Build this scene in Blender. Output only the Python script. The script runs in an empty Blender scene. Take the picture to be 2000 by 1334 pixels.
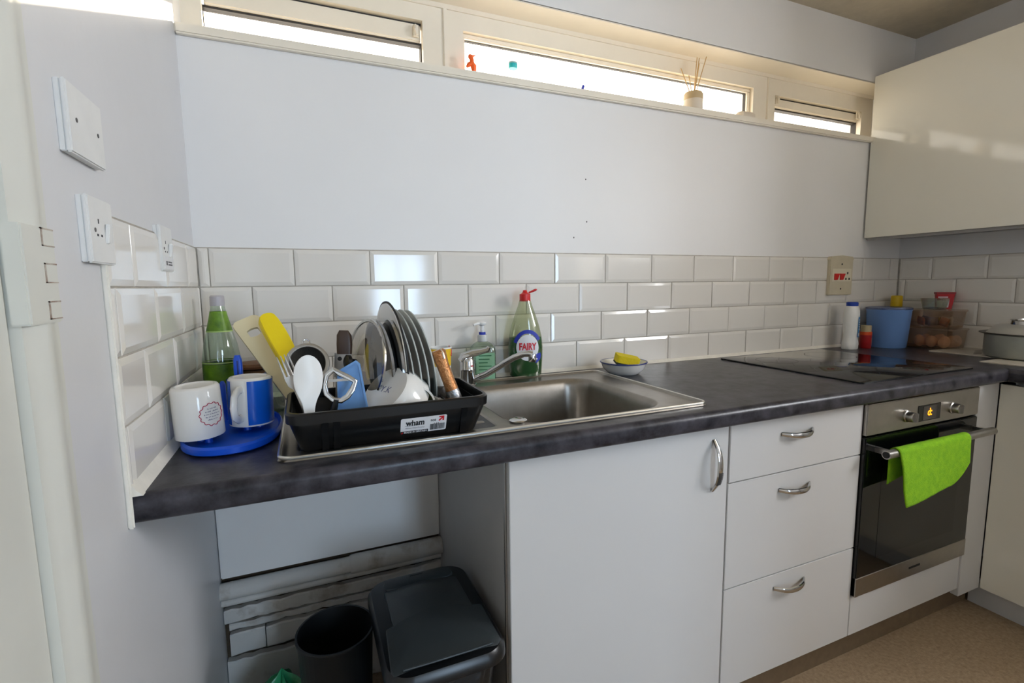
import bpy, bmesh, math, random
from mathutils import Vector, Matrix
random.seed(7)
sc = bpy.context.scene
COL = sc.collection
PI = math.pi

# ------------------------------------------------------------------ camera
cam_d = bpy.data.cameras.new('camera')
cam_d.sensor_fit = 'HORIZONTAL'; cam_d.sensor_width = 36.0
cam_d.lens = 959.8 / 2000 * 36.0
cam_d.clip_start = 0.02; cam_d.clip_end = 100
cam = bpy.data.objects.new('camera', cam_d); COL.objects.link(cam)
YAW, PIT, ROL = 0.3990, -0.1151, -0.0114
fw = Vector((math.sin(YAW)*math.cos(PIT), math.cos(YAW)*math.cos(PIT), math.sin(PIT)))
rt = Vector((math.cos(YAW), -math.sin(YAW), 0)); up = rt.cross(fw)
r2 = math.cos(ROL)*rt + math.sin(ROL)*up
u2 = -math.sin(ROL)*rt + math.cos(ROL)*up
m = Matrix.Identity(4)
for i in range(3):
    m[i][0] = r2[i]; m[i][1] = u2[i]; m[i][2] = -fw[i]
m.translation = Vector((0.2534, -1.4963, 1.2104))
cam.matrix_world = m
sc.camera = cam

# ------------------------------------------------------------------ world, light, exposure
W = bpy.data.worlds.new('world'); sc.world = W; W.use_nodes = True
bg = W.node_tree.nodes['Background']
bg.inputs[0].default_value = (1.0, 0.92, 0.80, 1)
bg.inputs[1].default_value = 5.5
def area_light(name, loc, rot, sx, sy, power, color, portal=False):
    l = bpy.data.lights.new(name, 'AREA'); l.shape = 'RECTANGLE'; l.size = sx; l.size_y = sy
    l.energy = power; l.color = color
    if portal: l.cycles.is_portal = True
    o = bpy.data.objects.new(name, l); COL.objects.link(o); o.location = loc; o.rotation_euler = rot
    return o
area_light('window_portal', (1.40, 0.20, 1.97), (-PI/2, 0, 0), 2.8, 0.24, 1, (1, 1, 1), True)
area_light('hall_daylight', (1.30, -4.78, 1.25), (PI/2, 0, 0), 0.66, 1.75, 50, (0.36, 0.65, 1.0))
area_light('side_fill', (3.06, -1.88, 1.76), (0, PI/2, 0), 0.62, 0.84, 40, (0.87, 0.92, 1.0))  # unseen fill lamp, added to brighten the left wall from the right
sun = bpy.data.lights.new('sun', 'SUN'); sun.energy = 10.0; sun.angle = .02; sun.color = (1.0, 0.86, 0.64)
sun_o = bpy.data.objects.new('sun', sun); COL.objects.link(sun_o)
sun_o.rotation_euler = Vector((-.5, -1, -.43)).to_track_quat('-Z', 'Y').to_euler()
sc.view_settings.view_transform = 'Standard'
sc.view_settings.look = 'None'
sc.view_settings.exposure = 0.0
sc.view_settings.gamma = 1.0
sc.view_settings.use_curve_mapping = False
sc.cycles.use_denoising = True
sc.cycles.max_bounces = 10
sc.cycles.diffuse_bounces = 6
sc.cycles.transparent_max_bounces = 16
sc.cycles.caustics_reflective = False
sc.cycles.caustics_refractive = False
sc.cycles.sample_clamp_indirect = 6.0

# ------------------------------------------------------------------ materials
def lin(c):
    return tuple((x/12.92 if x <= .04045 else ((x+.055)/1.055)**2.4) for x in (v/255 for v in c))
MATS = {}
def mat(name, rgb, rough=.5, metal=0., spec=.5, var=0., vscale=8., bump=0., bscale=60., coat=0., emit=None, estr=0., rgb2=None, detail=4., stretch=None, trans=0., alpha=1., sss=0.):
    if name in MATS: return MATS[name]
    M = bpy.data.materials.new(name); M.use_nodes = True
    nt = M.node_tree; b = nt.nodes['Principled BSDF']
    c = (*lin(rgb), 1)
    b.inputs['Base Color'].default_value = c
    b.inputs['Roughness'].default_value = rough
    b.inputs['Metallic'].default_value = metal
    b.inputs['Specular IOR Level'].default_value = spec
    b.inputs['Coat Weight'].default_value = coat
    b.inputs['Coat Roughness'].default_value = .08
    b.inputs['Transmission Weight'].default_value = trans
    b.inputs['Alpha'].default_value = alpha
    if emit:
        b.inputs['Emission Color'].default_value = (*lin(emit), 1); b.inputs['Emission Strength'].default_value = estr
    if var or rgb2 or bump:
        tc = nt.nodes.new('ShaderNodeTexCoord')
        src = tc.outputs['Object']
        if stretch:
            mp = nt.nodes.new('ShaderNodeMapping'); mp.inputs['Scale'].default_value = stretch
            nt.links.new(src, mp.inputs['Vector']); src = mp.outputs['Vector']
    if var or rgb2:
        n = nt.nodes.new('ShaderNodeTexNoise'); n.inputs['Scale'].default_value = vscale; n.inputs['Detail'].default_value = detail
        n.inputs['Roughness'].default_value = .6
        nt.links.new(src, n.inputs['Vector'])
        r = nt.nodes.new('ShaderNodeValToRGB')
        if rgb2: a, d = c, (*lin(rgb2), 1)
        else:
            a = tuple(max(0, x*(1-var)) for x in c[:3]) + (1,); d = tuple(min(1, x*(1+var)) for x in c[:3]) + (1,)
        r.color_ramp.elements[0].color = a; r.color_ramp.elements[1].color = d
        r.color_ramp.elements[0].position = .32; r.color_ramp.elements[1].position = .68
        nt.links.new(n.outputs['Fac'], r.inputs['Fac']); nt.links.new(r.outputs['Color'], b.inputs['Base Color'])
    if bump:
        n2 = nt.nodes.new('ShaderNodeTexNoise'); n2.inputs['Scale'].default_value = bscale; n2.inputs['Detail'].default_value = 3
        nt.links.new(src, n2.inputs['Vector'])
        bp = nt.nodes.new('ShaderNodeBump'); bp.inputs['Strength'].default_value = bump; bp.inputs['Distance'].default_value = .004
        nt.links.new(n2.outputs['Fac'], bp.inputs['Height']); nt.links.new(bp.outputs['Normal'], b.inputs['Normal'])
    MATS[name] = M
    return M
def clear(name, tint, gloss=.08, rough=.05, body=0., bodyrgb=(200, 200, 200)):
    """thin clear plastic or glass: see-through, with a surface sheen and an optional milky body"""
    if name in MATS: return MATS[name]
    M = bpy.data.materials.new(name); M.use_nodes = True; nt = M.node_tree
    for n in list(nt.nodes): nt.nodes.remove(n)
    out = nt.nodes.new('ShaderNodeOutputMaterial'); t = nt.nodes.new('ShaderNodeBsdfTransparent')
    t.inputs[0].default_value = (*lin(tint), 1)
    g = nt.nodes.new('ShaderNodeBsdfGlossy'); g.inputs['Roughness'].default_value = rough
    fr = nt.nodes.new('ShaderNodeLayerWeight'); fr.inputs['Blend'].default_value = .25
    mul = nt.nodes.new('ShaderNodeMath'); mul.operation = 'MULTIPLY_ADD'; mul.inputs[1].default_value = .5; mul.inputs[2].default_value = gloss
    nt.links.new(fr.outputs['Facing'], mul.inputs[0])
    mx = nt.nodes.new('ShaderNodeMixShader'); nt.links.new(mul.outputs[0], mx.inputs[0])
    base = t.outputs[0]
    if body:
        d = nt.nodes.new('ShaderNodeBsdfDiffuse'); d.inputs[0].default_value = (*lin(bodyrgb), 1)
        m2 = nt.nodes.new('ShaderNodeMixShader'); m2.inputs[0].default_value = body
        nt.links.new(t.outputs[0], m2.inputs[1]); nt.links.new(d.outputs[0], m2.inputs[2]); base = m2.outputs[0]
    nt.links.new(base, mx.inputs[1]); nt.links.new(g.outputs[0], mx.inputs[2])
    nt.links.new(mx.outputs[0], out.inputs[0]); MATS[name] = M
    return M

WALL = mat('wall_paint', (214, 214, 216), .38, var=.03, vscale=3, bump=.05, bscale=90)
WALLB = mat('wall_back_paint', (232, 231, 230), .48, var=.015, vscale=2, bump=.025, bscale=40)
CEIL = mat('ceiling_paint', (196, 186, 166), .8, var=.06, vscale=20, bump=.12, bscale=150)
TILE = mat('glazed_tile', (226, 222, 215), .09, spec=.55, var=.012, vscale=3, bump=.015, bscale=14)
GROUT = mat('grout', (176, 170, 160), .9, var=.15, vscale=30)
CAULK = mat('white_sealant', (232, 228, 218), .5, var=.06, vscale=25, bump=.2, bscale=60)
FRAME = mat('window_plastic', (236, 228, 212), .35, var=.02)
RUBBER = mat('black_seal', (50, 46, 42), .6)
FLOORM = mat('floor_covering', (142, 120, 94), .75, rgb2=(172, 150, 122), vscale=90, detail=6, bump=.35, bscale=240)
PLINTHM = mat('brown_plinth', (108, 91, 70), .7, var=.1, vscale=40)
WORK = mat('worktop_laminate', (17, 17, 23), .3, spec=.3, rgb2=(70, 68, 75), vscale=26, detail=9, bump=.06, bscale=160)
STEEL = mat('brushed_steel', (176, 172, 166), .3, 1., var=.05, vscale=30)
STEELD = mat('sink_bowl_steel', (150, 145, 138), .34, 1., var=.06, vscale=40)
CHROME = mat('chrome', (205, 205, 205), .1, 1.)
WHITEG = mat('gloss_white_laminate', (233, 230, 218), .07, spec=.5, var=.01, vscale=2)
WHITEC = mat('matt_white_laminate', (200, 200, 200), .3, var=.012, vscale=2)
CARC = mat('cabinet_carcass', (172, 170, 168), .45, var=.03)
BLACKG = mat('black_oven_glass', (7, 8, 9), .05, spec=.6)
HOBG = mat('hob_glass', (10, 10, 12), .06, spec=.6)
BLACKP = mat('black_plastic', (11, 12, 14), .3, var=.1, vscale=30)
BLACKB = mat('bin_lid_plastic', (48, 54, 57), .42, bump=.06, bscale=300)
BAGM = mat('black_bin_bag', (12, 12, 14), .38, bump=.5, bscale=45)
BLUEP = mat('blue_plastic', (14, 84, 214), .3)
CREAM = mat('cream_plastic', (218, 208, 172), .45)
WHITEP = mat('white_plastic', (232, 232, 230), .35)
CER = mat('white_ceramic', (232, 230, 226), .12)
PLATE = mat('grey_glazed_plate', (204, 208, 204), .2)
PAPER = mat('label_white', (228, 228, 230), .5)
INK = mat('label_black', (20, 20, 22), .6)
REDI = mat('label_red', (205, 28, 40), .5)
REDP = mat('red_plastic', (206, 24, 22), .35)
BLUEI = mat('label_blue', (34, 52, 168), .5)
PANE = clear('window_glass', (255, 255, 255), .03, .02)
CLEARP = clear('clear_plastic', (236, 238, 230), .07, .06, .06)
CLEARY = clear('old_clear_plastic', (248, 240, 230), .06, .1, .07, (206, 164, 134))
CLEARG = clear('clear_glass', (224, 236, 226), .10, .03)

# ------------------------------------------------------------------ mesh helpers
def rr(cx, cy, w, h, r, z, n=6):
    """ring: rounded rectangle at height z"""
    r = min(r, w/2-1e-5, h/2-1e-5); p = []
    for k, (sx, sy) in enumerate(((1, 1), (-1, 1), (-1, -1), (1, -1))):
        ox, oy = cx+sx*(w/2-r), cy+sy*(h/2-r)
        for i in range(n+1):
            a = k*PI/2 + i/n*PI/2
            p.append((ox+r*math.cos(a), oy+r*math.sin(a), z))
    return p
def el(cx, cy, a, b, z, n=32):
    return [(cx+a*math.cos(2*PI*i/n), cy+b*math.sin(2*PI*i/n), z) for i in range(n)]
class MB:
    def __init__(s): s.v = []; s.f = []; s.mi = []; s.cur = 0
    def _add(s, vs, fs):
        o = len(s.v); s.v += [tuple(p) for p in vs]
        for f in fs: s.f.append(tuple(i+o for i in f)); s.mi.append(s.cur)
        return s
    def box(s, x0, x1, y0, y1, z0, z1):
        vs = [(x, y, z) for z in (z0, z1) for y in (y0, y1) for x in (x0, x1)]
        return s._add(vs, [(0, 2, 3, 1), (4, 5, 7, 6), (0, 1, 5, 4), (2, 6, 7, 3), (0, 4, 6, 2), (1, 3, 7, 5)])
    def loft(s, rings, cap0=True, cap1=True, closed=True):
        n = len(rings[0]); vs = [p for r in rings for p in r]; fs = []
        for k in range(len(rings)-1):
            for i in range(n if closed else n-1):
                j = (i+1) % n
                fs.append((k*n+i, k*n+j, (k+1)*n+j, (k+1)*n+i))
        if cap0: fs.append(tuple(reversed(range(n))))
        if cap1: fs.append(tuple(range((len(rings)-1)*n, len(rings)*n)))
        return s._add(vs, fs)
    def lathe(s, prof, n=32, sx=1., sy=1., cx=0., cy=0., cap0=True, cap1=True):
        return s.loft([el(cx, cy, r*sx, r*sy, z, n) for r, z in prof], cap0, cap1)
    def sweep(s, path, ra, rb=None, n=10, upv=None, closed=False, cap=True):
        P = [Vector(p) for p in path]; k = len(P); rings = []
        ra = ra if isinstance(ra, (list, tuple)) else [ra]*k
        rb = ra if rb is None else (rb if isinstance(rb, (list, tuple)) else [rb]*k)
        prev = None
        for i in range(k):
            if closed: t = P[(i+1) % k]-P[i-1]
            else: t = P[min(i+1, k-1)]-P[max(i-1, 0)]
            t.normalize()
            if upv is not None: a = Vector(upv); a = (a-t*a.dot(t))
            elif prev is None:
                a = Vector((0, 0, 1)) if abs(t.z) < .9 else Vector((1, 0, 0)); a = a-t*a.dot(t)
            else: a = prev-t*prev.dot(t)
            a.normalize(); prev = a; b = t.cross(a)
            rings.append([tuple(P[i]+a*(ra[i]*math.cos(2*PI*j/n))+b*(rb[i]*math.sin(2*PI*j/n))) for j in range(n)])
        if closed: rings.append(rings[0])
        return s.loft(rings, cap and not closed, cap and not closed)
    def prism(s, poly, axis, a, b):
        def q(p, c):
            return {'x': (c, p[0], p[1]), 'y': (p[0], c, p[1]), 'z': (p[0], p[1], c)}[axis]
        return s.loft([[q(p, a) for p in poly], [q(p, b) for p in poly]])
    def grid(s, fn, nu, nv):
        vs = [fn(i/nu, j/nv) for j in range(nv+1) for i in range(nu+1)]
        fs = [(j*(nu+1)+i, j*(nu+1)+i+1, (j+1)*(nu+1)+i+1, (j+1)*(nu+1)+i) for j in range(nv) for i in range(nu)]
        return s._add(vs, fs)
    def tf(s, M):
        s.v = [tuple(M @ Vector(p)) for p in s.v]; return s
    def mapv(s, fn):
        s.v = [tuple(fn(*p)) for p in s.v]; return s
    def join(s, o):
        return s._add(o.v, o.f)
    def mesh(s, name, mats, bevel=0., seg=2, smooth=35):
        me = bpy.data.meshes.new(name)
        me.from_pydata(s.v, [], s.f)
        for mm in (mats if isinstance(mats, (list, tuple)) else [mats]): me.materials.append(mm)
        if len(me.materials) > 1: me.polygons.foreach_set('material_index', s.mi)
        bm = bmesh.new(); bm.from_mesh(me)
        bmesh.ops.recalc_face_normals(bm, faces=bm.faces)
        if bevel:
            es = [e for e in bm.edges if len(e.link_faces) == 2 and e.calc_face_angle(0) > .5]
            bmesh.ops.bevel(bm, geom=es, offset=bevel, segments=seg, affect='EDGES', clamp_overlap=True)
        bm.to_mesh(me); bm.free()
        if smooth:
            me.polygons.foreach_set('use_smooth', [True]*len(me.polygons))
            me.set_sharp_from_angle(angle=math.radians(smooth))
        me.update()
        return me
def obj(name, mb, mats, parent=None, bevel=0., seg=2, smooth=35, loc=(0, 0, 0), rot=(0, 0, 0), solid=0.):
    me = mb if isinstance(mb, bpy.types.Mesh) else mb.mesh(name, mats, bevel, seg, smooth)
    o = bpy.data.objects.new(name, me); COL.objects.link(o)
    o.location = loc; o.rotation_euler = rot
    if parent: o.parent = parent
    if solid:
        md = o.modifiers.new('thickness', 'SOLIDIFY'); md.thickness = solid; md.offset = 0
    return o
def tag(o, label, cat, group=None):
    o['label'] = label; o['category'] = cat
    if group: o['group'] = group
    return o
def thing(name, label, cat, loc=(0, 0, 0), rot=(0, 0, 0), group=None):
    o = bpy.data.objects.new(name, None); COL.objects.link(o); o.empty_display_size = .05
    o.location = loc; o.rotation_euler = rot
    return tag(o, label, cat, group)
def struct(name, mb, mats, **k):
    o = obj(name, mb, mats, **k); o['kind'] = 'structure'; return o
def place(o, origin, zdir, xhint=(1, 0, 0)):
    """turn a thing so that its local z points along zdir"""
    z = Vector(zdir).normalized(); x = Vector(xhint); x = (x-z*x.dot(z)).normalized(); y = z.cross(x)
    M = Matrix.Identity(4)
    for i in range(3): M[i][0] = x[i]; M[i][1] = y[i]; M[i][2] = z[i]
    M.translation = Vector(origin); o.matrix_world = M
    return o
def text_mb(s, size, thick=.0004, bold=0., width=None):
    """lettering in the xz plane facing -y, centred on the origin"""
    cu = bpy.data.curves.new('lettering', 'FONT'); cu.body = s; cu.size = size
    cu.align_x = 'CENTER'; cu.align_y = 'CENTER'; cu.resolution_u = 3; cu.offset = bold
    o = bpy.data.objects.new('lettering', cu); COL.objects.link(o)
    me = bpy.data.meshes.new_from_object(o)
    vs = [(v.co.x, -thick, v.co.y) for v in me.vertices]; fs = [tuple(p.vertices) for p in me.polygons]
    bpy.data.objects.remove(o); bpy.data.curves.remove(cu); bpy.data.meshes.remove(me)
    if width:
        w = max(v[0] for v in vs)-min(v[0] for v in vs); k = width/w
        vs = [(v[0]*k, v[1], v[2]) for v in vs]
    b = MB(); b._add(vs, fs); return b

# ================================================================== THE ROOM
XR = 2.94; ZC = 2.322; ZT = .91
b = MB().box(-.15, 3.09, .004, .26, -.05, 1.833)
b.box(-.15, 3.09, .004, .26, 2.09, 2.45); b.box(2.80, 3.09, .004, .26, 1.833, 2.09); b.box(-.15, -.0, .004, .26, 1.833, 2.09)
wall_back = struct('wall_back', b, WALLB, smooth=0)
b = MB().box(-.15, 0, -.875, .004, -.05, 2.45).box(-.15, 0, -2.4, -.875, 2.03, 2.45).box(-.15, 0, -2.4, -1.68, -.05, 2.03)
wall_left = struct('wall_left', b, WALL, smooth=0)
b = MB().box(XR, XR+.15, -1.45, .004, -.05, 2.45).box(XR, XR+.15, -2.4, -2.31, -.05, 2.45).box(XR, XR+.15, -2.31, -1.45, -.05, 1.44).box(XR, XR+.15, -2.31, -1.45, 2.08, 2.45)  # opening added for the side fill lamp, sill kept above the tile reflections
wall_right = struct('wall_right', b, WALL, smooth=0)
b = MB().box(XR+.05, XR+.09, -2.31, -2.27, 1.44, 2.08).box(XR+.05, XR+.09, -1.49, -1.45, 1.44, 2.08).box(XR+.05, XR+.09, -2.27, -1.49, 1.44, 1.48).box(XR+.05, XR+.09, -2.27, -1.49, 2.04, 2.08)
struct('side_fill_frame', b, FRAME, smooth=0)  # unseen frame, added around the opening of the side fill lamp
b = MB().box(-.15, .15, -2.5, -2.4, -.05, 2.45).box(1.30, 3.09, -2.5, -2.4, -.05, 2.45).box(.15, 1.30, -2.5, -2.4, 2.06, 2.45)
struct('wall_rear', b, WALL, smooth=0)
struct('ceiling', MB().box(-.9, 3.1, -4.9, .26, ZC, ZC+.1), CEIL, smooth=0)
struct('floor', MB().box(-.9, 3.1, -4.9, .26, -.08, 0), FLOORM, smooth=0)
struct('wall_hall_left', MB().box(-.9, -.8, -4.8, -2.5, -.05, 2.45), WALL, smooth=0)
struct('wall_hall_right', MB().box(2.3, 2.4, -4.8, -2.5, -.05, 2.45), WALL, smooth=0)
b = MB().box(-.9, .95, -4.8, -4.7, -.05, 2.45).box(1.65, 2.4, -4.8, -4.7, -.05, 2.45).box(.95, 1.65, -4.8, -4.7, 2.15, 2.45).box(.95, 1.65, -4.8, -4.7, -.05, .35)
struct('wall_hall_end', b, WALL, smooth=0)
b = MB()
for x0, x1, z0, z1 in ((.95, .99, .35, 2.15), (1.61, 1.65, .35, 2.15), (.95, 1.65, .35, .40), (.95, 1.65, 2.10, 2.15), (1.285, 1.315, .40, 2.10), (.99, 1.61, 1.56, 1.59)):
    b.box(x0, x1, -4.77, -4.72, z0, z1)
struct('window_4', b, FRAME, smooth=0)

# ---- tiles: bevelled metro tiles, each its own piece
PX, PZ = .2025, .101
TZ = [ZT+PZ*(4-i) for i in range(5)]
def tile_mb(w, h):
    g = .0013; bv = .0105; w -= 2*g; h -= 2*g
    def ring(i, d): return [(-w/2+i, -d, -h/2+i), (w/2-i, -d, -h/2+i), (w/2-i, -d, h/2-i), (-w/2+i, -d, h/2-i)]
    return MB().loft([ring(0, 0), ring(0, .0045), ring(min(bv, w/2.5), .0070), ])
_tc = {}
def tile_mesh(w, h):
    k = (round(w, 3), round(h, 3))
    if k not in _tc: _tc[k] = tile_mb(w, h).mesh('tile', TILE, bevel=.0007, seg=1, smooth=0)
    return _tc[k]
def put_tile(parent, c, w, h, rz):
    j = lambda s: random.uniform(-s, s)
    obj('tile', tile_mesh(w, h), None, parent, loc=c, rot=(j(.006), j(.003), rz+j(.007)))
def tile_run(parent, offs, lo, hi, fn, rz, holes=()):
    for r in range(4):
        e = [lo]; k = math.floor((lo-offs[r])/PX)+1
        while offs[r]+k*PX < hi-.004:
            if offs[r]+k*PX > lo+.004: e.append(offs[r]+k*PX)
            k += 1
        e.append(hi)
        for a, c in zip(e, e[1:]):
            put_tile(parent, fn((a+c)/2, (TZ[r]+TZ[r+1])/2), c-a, PZ, rz)
tile_run(wall_back, [.0321, .1274, .0167, .1177], .007, XR-.004, lambda t, z: (t, .0035, z), 0)
tile_run(wall_left, [-.527, -.419, -.5165, -.427], -.648, -.006, lambda t, z: (.0005, t, z), PI/2)
tile_run(wall_right, [-.343, -.439, -.323, -.425], -1.3, -.006, lambda t, z: (XR-.0005, t, z), -PI/2)
gb = obj('grout', MB().box(.0, XR, .0012, .005, ZT, TZ[0]+.002), GROUT, wall_back, smooth=0)
obj('grout', MB().box(-.001, .0028, -.651, -.0, ZT, TZ[0]+.002), GROUT, wall_left, smooth=0)
obj('grout', MB().box(XR-.0028, XR+.001, -1.3, .0, ZT, TZ[0]+.002), GROUT, wall_right, smooth=0)
obj('paint_edge', MB().box(0, .0085, -.6535, -.649, .862, TZ[0]+.003), CAULK, wall_left, bevel=.002)
for x, z in ((1.167, 1.566), (1.172, 1.424), (1.121, 1.369)):
    obj('wall_plug', MB().prism([(x+.002*math.cos(a*PI/4), z+.003*math.sin(a*PI/4)) for a in range(8)], 'y', .0035, .006), RUBBER, wall_back)
# sealant beads
q = [(0, 0), (.020, 0), (.0165, .0045), (.010, .011), (.006, .018), (0, .024)]
b = MB().prism([(-p[0]*.8-.002, ZT-.001+p[1]*.5) for p in q], 'x', 0, XR)
struct('trim_2', b, CAULK)
b = MB().prism([(p[0]*.85+.004, ZT-.001+p[1]*.85) for p in q], 'y', -.648, -.01)
struct('trim_3', b, CAULK)
struct('trim_4', MB().prism([(XR-.004-p[0]*.6, ZT-.001+p[1]*.6) for p in q], 'y', -1.3, -.01), CAULK)

# ---- window strip
b = MB().box(0, 2.66, -.014, .004, 1.828, 1.853).box(0, 2.80, -.012, .10, 1.838, 1.853)
struct('trim_1', b, FRAME, bevel=.004)
WY = .10
def wframe(name, x0, x1, ox0, ox1, oz1, oz0=1.875):
    b = MB()
    b.box(x0, ox0, WY-.01, WY+.05, 1.853, 2.09); b.box(ox1, x1, WY-.01, WY+.05, 1.853, 2.09)
    b.box(ox0, ox1, WY-.01, WY+.05, oz1, 2.09); b.box(ox0, ox1, WY-.01, WY+.05, 1.853, oz0)
    o = struct(name, b, FRAME, smooth=0)
    return o
w1 = wframe('window_1', .0, .702, .048, .636, 2.018)
w2 = wframe('window_2', .712, 2.106, .766, 2.026, 2.012)
w3 = wframe('window_3', 2.112, 2.80, 2.153, 2.722, 2.0)
struct('trim_5', MB().box(.700, .714, WY-.016, WY+.04, 1.853, 2.09), FRAME, bevel=.002)
struct('trim_7', MB().box(2.103, 2.115, WY-.016, WY+.04, 1.853, 2.09), FRAME, bevel=.002)
struct('trim_6', MB().prism([(.004, 2.092), (.11, 2.092), (.11, 2.064), (.085, 2.064), (.078, 2.074), (.004, 2.086)], 'x', 0, 2.80), FRAME)
for o, x0, x1, zb, zt in ((w1, .048, .636, 1.954, 2.018), (w3, 2.153, 2.722, 1.951, 2.0)):
    obj('sash_rail', MB().box(x0+.004, x1-.004, WY+.004, WY+.03, zb+.006, zt-.006), FRAME, o, bevel=.004)
    obj('seal', MB().box(x0, x1, WY+.012, WY+.036, zt-.007, zt).box(x0, x1, WY+.012, WY+.036, zb, zb+.007), RUBBER, o, smooth=0)
    obj('seal', MB().box(x1-.0025, x1, WY+.012, WY+.036, 1.875, zb).box(x0, x0+.002, WY+.012, WY+.036, 1.875, zb), RUBBER, o, smooth=0)
    obj('pane', MB().box(x0, x1, WY+.024, WY+.028, 1.875, zb), PANE, o, smooth=0)
    for lx in ([x1-.02] if o is w1 else [x0+.018, x1-.02]):
        l = obj('latch', MB().loft([rr(lx, 0, .016, .006, .002, z) for z in (zb+.016, zb+.05)]).mapv(lambda x, y, z: (x, y+WY-.004, z)), FRAME, o, bevel=.001)
        obj('latch_lever', MB().sweep([(lx-.002, WY-.008, zb+.048), (lx-.003, WY-.016, zb+.034), (lx+.002, WY-.014, zb+.018)], .004), FRAME, l)
b = MB()
for x0, x1, z0, z1 in ((.766, 2.026, 1.998, 2.012), (2.012, 2.026, 1.875, 2.0), (.766, .776, 1.875, 2.0)):
    b.box(x0, x1, WY+.006, WY+.022, z0, z1)
obj('glazing_bead', b, FRAME, w2, bevel=.003)
obj('seal', MB().box(.776, 2.012, WY+.018, WY+.03, 1.9962, 1.998).box(2.010, 2.012, WY+.018, WY+.03, 1.88, 1.997), RUBBER, w2, smooth=0)
obj('pane', MB().box(.766, 2.026, WY+.024, WY+.028, 1.875, 2.012), PANE, w2, smooth=0)

# ---- door in the left wall
DM = mat('door_paint', (214, 214, 206), .42, var=.04, vscale=4, bump=.06, bscale=60)
RUST = mat('rusty_hinge', (206, 200, 188), .5, rgb2=(112, 70, 44), vscale=38, detail=5)
d = struct('door_1', MB().box(-.05, -.006, -1.66, -.882, 0, 2.0), DM, bevel=.002)
obj('frame_post', MB().prism([(-.15, -.878), (.002, -.878), (.004, -.862), (.010, -.852), (.010, -.836), (.006, -.826), (.006, -.812), (-.15, -.812)], 'z', 0, 2.06), DM, d)
obj('frame_post', MB().prism([(-.15, -1.664), (.006, -1.664), (.010, -1.70), (.006, -1.73), (-.15, -1.73)], 'z', 0, 2.06), DM, d)
obj('frame_head', MB().box(-.15, .008, -1.73, -.812, 2.004, 2.065), DM, d, bevel=.003)
h = obj('hinge', MB().box(-.004, .0125, -.884, -.818, 1.176, 1.274), DM, d, bevel=.0015)
for z0, z1 in ((1.180, 1.199), (1.2175, 1.238), (1.255, 1.2735)):
    obj('hinge_slot', MB().box(.012, .0132, -.846, -.819, z1-.0016, z1).box(.012, .0132, -.846, -.8435, z0, z1).box(.012, .0132, -.846, -.819, z0, z0+.0012), RUST, h, smooth=0)
    obj('slot_face', MB().box(.012, .0128, -.8435, -.819, z0+.0012, z1-.0016), DM, h, smooth=0)
obj('handle', MB().sweep([(-.006, -1.60, 1.0), (.04, -1.60, 1.0), (.045, -1.56, 1.0), (.045, -1.48, 1.0)], .009), CHROME, d)

# ---- under the worktop: boarded wall foot and old pipes
OLD = mat('old_white_paint', (206, 204, 200), .55, rgb2=(120, 98, 70), vscale=9, detail=8, bump=.3, bscale=50)
OLD.node_tree.nodes['Color Ramp'].color_ramp.elements[0].position = .56
OLD.node_tree.nodes['Color Ramp'].color_ramp.elements[1].position = .80
obj('gap_shade_backing', MB().box(.0, .617, .0, .005, .0, .42), mat('painted_gap_shade', (72, 60, 46), .9, var=.3, vscale=20), wall_back, smooth=0)  # dark brown strip: shade of the gaps between boards, put into the colour
obj('wall_board', MB().box(.002, .617, -.016, .005, .413, .862), WALLB, wall_back, bevel=.003)
obj('pipe', MB().sweep([(.0, -.024, .382), (.2, -.024, .383), (.34, -.024, .382)], .0235, n=16), OLD, wall_back)
obj('pipe', MB().sweep([(.338, -.028, .384), (.345, -.028, .384), (.617, -.028, .384)], [.026, .028, .027], n=16), OLD, wall_back)
obj('pipe', MB().sweep([(.0, -.018, .346), (.617, -.018, .346)], .0105, n=12), OLD, wall_back)
def rough_board(x0, x1, z0, z1, y):
    n = max(4, int((x1-x0)/.02)); b = MB(); rg = []
    for i in range(n+1):
        x = x0+(x1-x0)*i/n; a, c = z0+random.uniform(-.003, .003), z1+random.uniform(-.003, .003)
        rg.append([(x, .006, a), (x, y+.003, a), (x, y, a+.004), (x, y, c-.004), (x, y+.003, c), (x, .006, c)])
    return b.loft(rg)
for x0, x1, z0, z1, y in ((.002, .617, .284, .322, -.02), (.012, .617, .256, .274, -.014), (.012, .10, .183, .246, -.018), (.103, .617, .186, .248, -.02), (.002, .617, .0, .168, -.022)):
    obj('old_board', rough_board(x0, x1, z0, z1, y), OLD, wall_back)

# ================================================================== KITCHEN UNITS
# worktops
def wprof(y0):
    p = [(y0, ZT)]
    for i in range(7):
        a = PI/2+i/6*PI/2; p.append((-.632+.016*math.cos(a), ZT-.016+.016*math.sin(a)))
    for i in range(5):
        a = PI+i/4*PI/2; p.append((-.638+.010*math.cos(a), ZT-.034+.010*math.sin(a)))
    return p+[(y0, ZT-.044)]
b = MB().prism(wprof(0), 'x', .002, .655)
b.prism(wprof(-.558), 'x', .655, 1.07); b.box(.655, 1.07, -.145, 0, ZT-.044, ZT)
b.prism(wprof(0), 'x', 1.07, 2.43)
tag(obj('worktop', b, WORK, smooth=50), 'dark grey mottled laminate worktop holding the steel sink and the hob', 'worktop')
def rprof():
    p = [(XR-.002, ZT)]
    for i in range(7):
        a = PI/2+i/6*PI/2; p.append((2.434+.016*math.cos(a)-.0, ZT-.016+.016*math.sin(a)))
    for i in range(5):
        a = PI+i/4*PI/2; p.append((2.428+.010*math.cos(a), ZT-.034+.010*math.sin(a)))
    return p+[(XR-.002, ZT-.044)]
b = MB().prism(rprof(), 'y', -1.3, -.645); b.box(2.431, XR-.002, -.645, 0, ZT-.044, ZT)
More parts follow.
